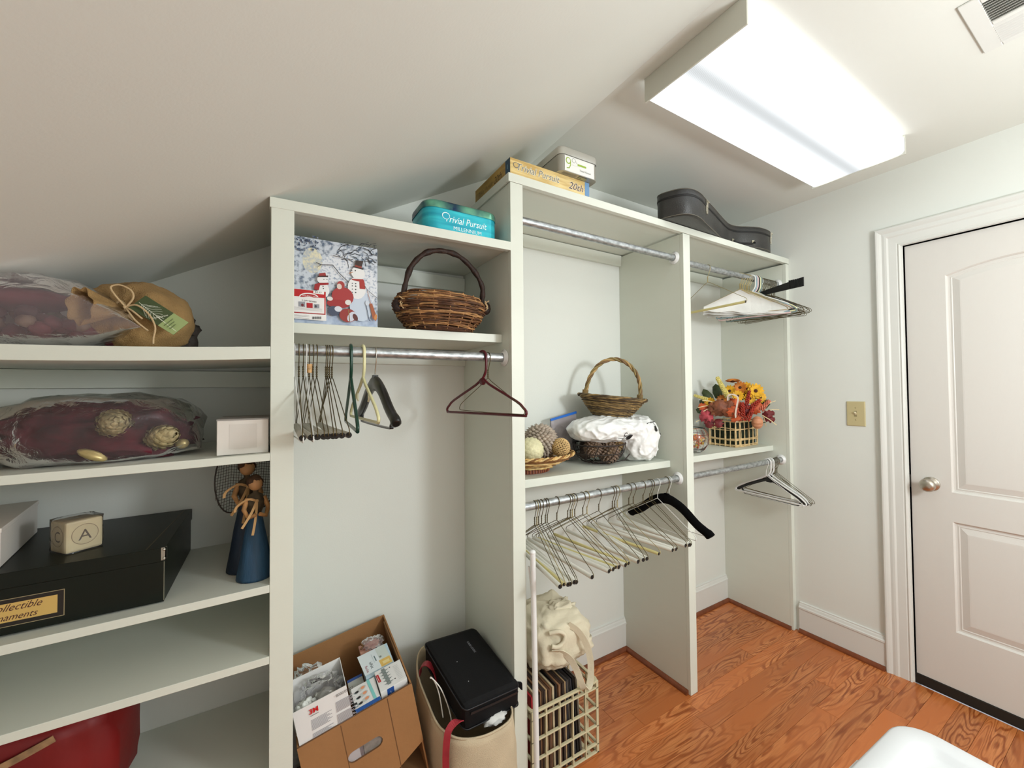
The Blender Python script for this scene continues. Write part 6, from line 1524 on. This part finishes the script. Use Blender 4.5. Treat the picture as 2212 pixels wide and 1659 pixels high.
# ---- striped glass globe of candy
gg = thing('glass_globe', 'striped clear glass globe of orange candy half hidden by the upright', 'bowl', (1.865, .175, zsh3(1.86)))
zg3 = zsh3(1.86); glass = M('clear_glass', (255, 255, 255), .02, trans=1.0)
GC = Vector((1.865, .175, zg3+.072))
MB().lathe([(.030, -.0712), (.045, -.060), (.065, -.030), (.072, .0), (.066, .030), (.052, .050), (.050, .058), (.0475, .058), (.0495, .050), (.0635, .029), (.0692, 0), (.0625, -.029), (.043, -.057), (.0001, -.066)], GC, 36).build('glass_shell', glass, gg)
mb = MB()
for k in range(14):
    a0_ = 2*PI*k/14; mb.tube([GC+Vector((r_*math.cos(a0_), r_*math.sin(a0_), z_)) for r_, z_ in ((.0475, -.058), (.066, -.030), (.0728, 0), (.067, .030), (.053, .050))], .0009, 5)
mb.tube([GC+Vector((.0685*math.cos(a), .0685*math.sin(a), .024)) for a in [2*PI*i/40 for i in range(40)]], .0011, 5, closed=True)
mb.build('painted_stripe', M('dark_red_line', (120, 40, 20), .4), gg)
can = [M('candy_orange', (232, 120, 40), .4), M('candy_yellow', (244, 206, 70), .4), M('candy_cream', (240, 226, 200), .4)]
mb = MB(); rs2 = random.Random(9)
for i in range(150):
    d_ = Vector((rs2.gauss(0, 1), rs2.gauss(0, 1), rs2.gauss(0, 1))).normalized(); rr = .052*rs2.random()**.33; p = d_*rr
    if p.z > .018: continue
    mb.ball(GC+p+Vector((0, 0, -.002)), (.0075, .0055, .0085), 6, rot=Matrix.Rotation(rs2.uniform(0, 3), 3, 'X'), mi=rs2.choice((0, 0, 0, 1, 2)))
o = mb.build('candy', can, gg); o['kind'] = 'stuff'

# ================================================================ white bin in the foreground
bn = thing('storage_bin', 'white plastic storage bin with a recessed lid on the oak floor in front', 'bin', (1.27, -.96, .0005))
bw = M('glossy_white_plastic', (218, 219, 220), .3)
BTT = Matrix.Translation((1.572, -.742, 0)) @ Matrix.Rotation(R_(-2), 4, 'Z')
def rr3(ins, r_): return rrect(-.62+ins, -.44+ins, -ins, -ins, r_, 8)
def loft2(levels, nm, mat_):
    mb = MB(BTT); vs = []; k = None
    for ins, r_, z in levels:
        pl2 = rr3(ins, r_); k = len(pl2); vs += [(x, y, z) for x, y in pl2]
    mb.add(vs, [(r*k+i, r*k+(i+1) % k, (r+1)*k+(i+1) % k, (r+1)*k+i) for r in range(len(levels)-1) for i in range(k)], 0, True)
    mb.add([(x, y, levels[-1][2]) for x, y in rr3(levels[-1][0], levels[-1][1])], [tuple(range(k))]); return mb.build(nm, mat_, bn)
loft2([(.055, .05, .001), (.050, .06, .004), (.020, .075, .370)], 'bin_body', bw)
loft2([(.004, .085, .362), (.0, .085, .368), (.0, .085, .386), (.003, .084, .394), (.010, .080, .398), (.050, .055, .3985), (.060, .05, .395), (.072, .045, .382), (.090, .04, .376), (.12, .03, .3755)], 'recessed_lid', bw)
for sx in (0, 1):
    mb = MB(BTT); x_ = -.31
    mb.box(x_-.05, -.004 if sx else -.448, .33, x_+.05, .006 if sx else -.436, .385); mb.build('clip_handle', bw, bn, bevel=.004)
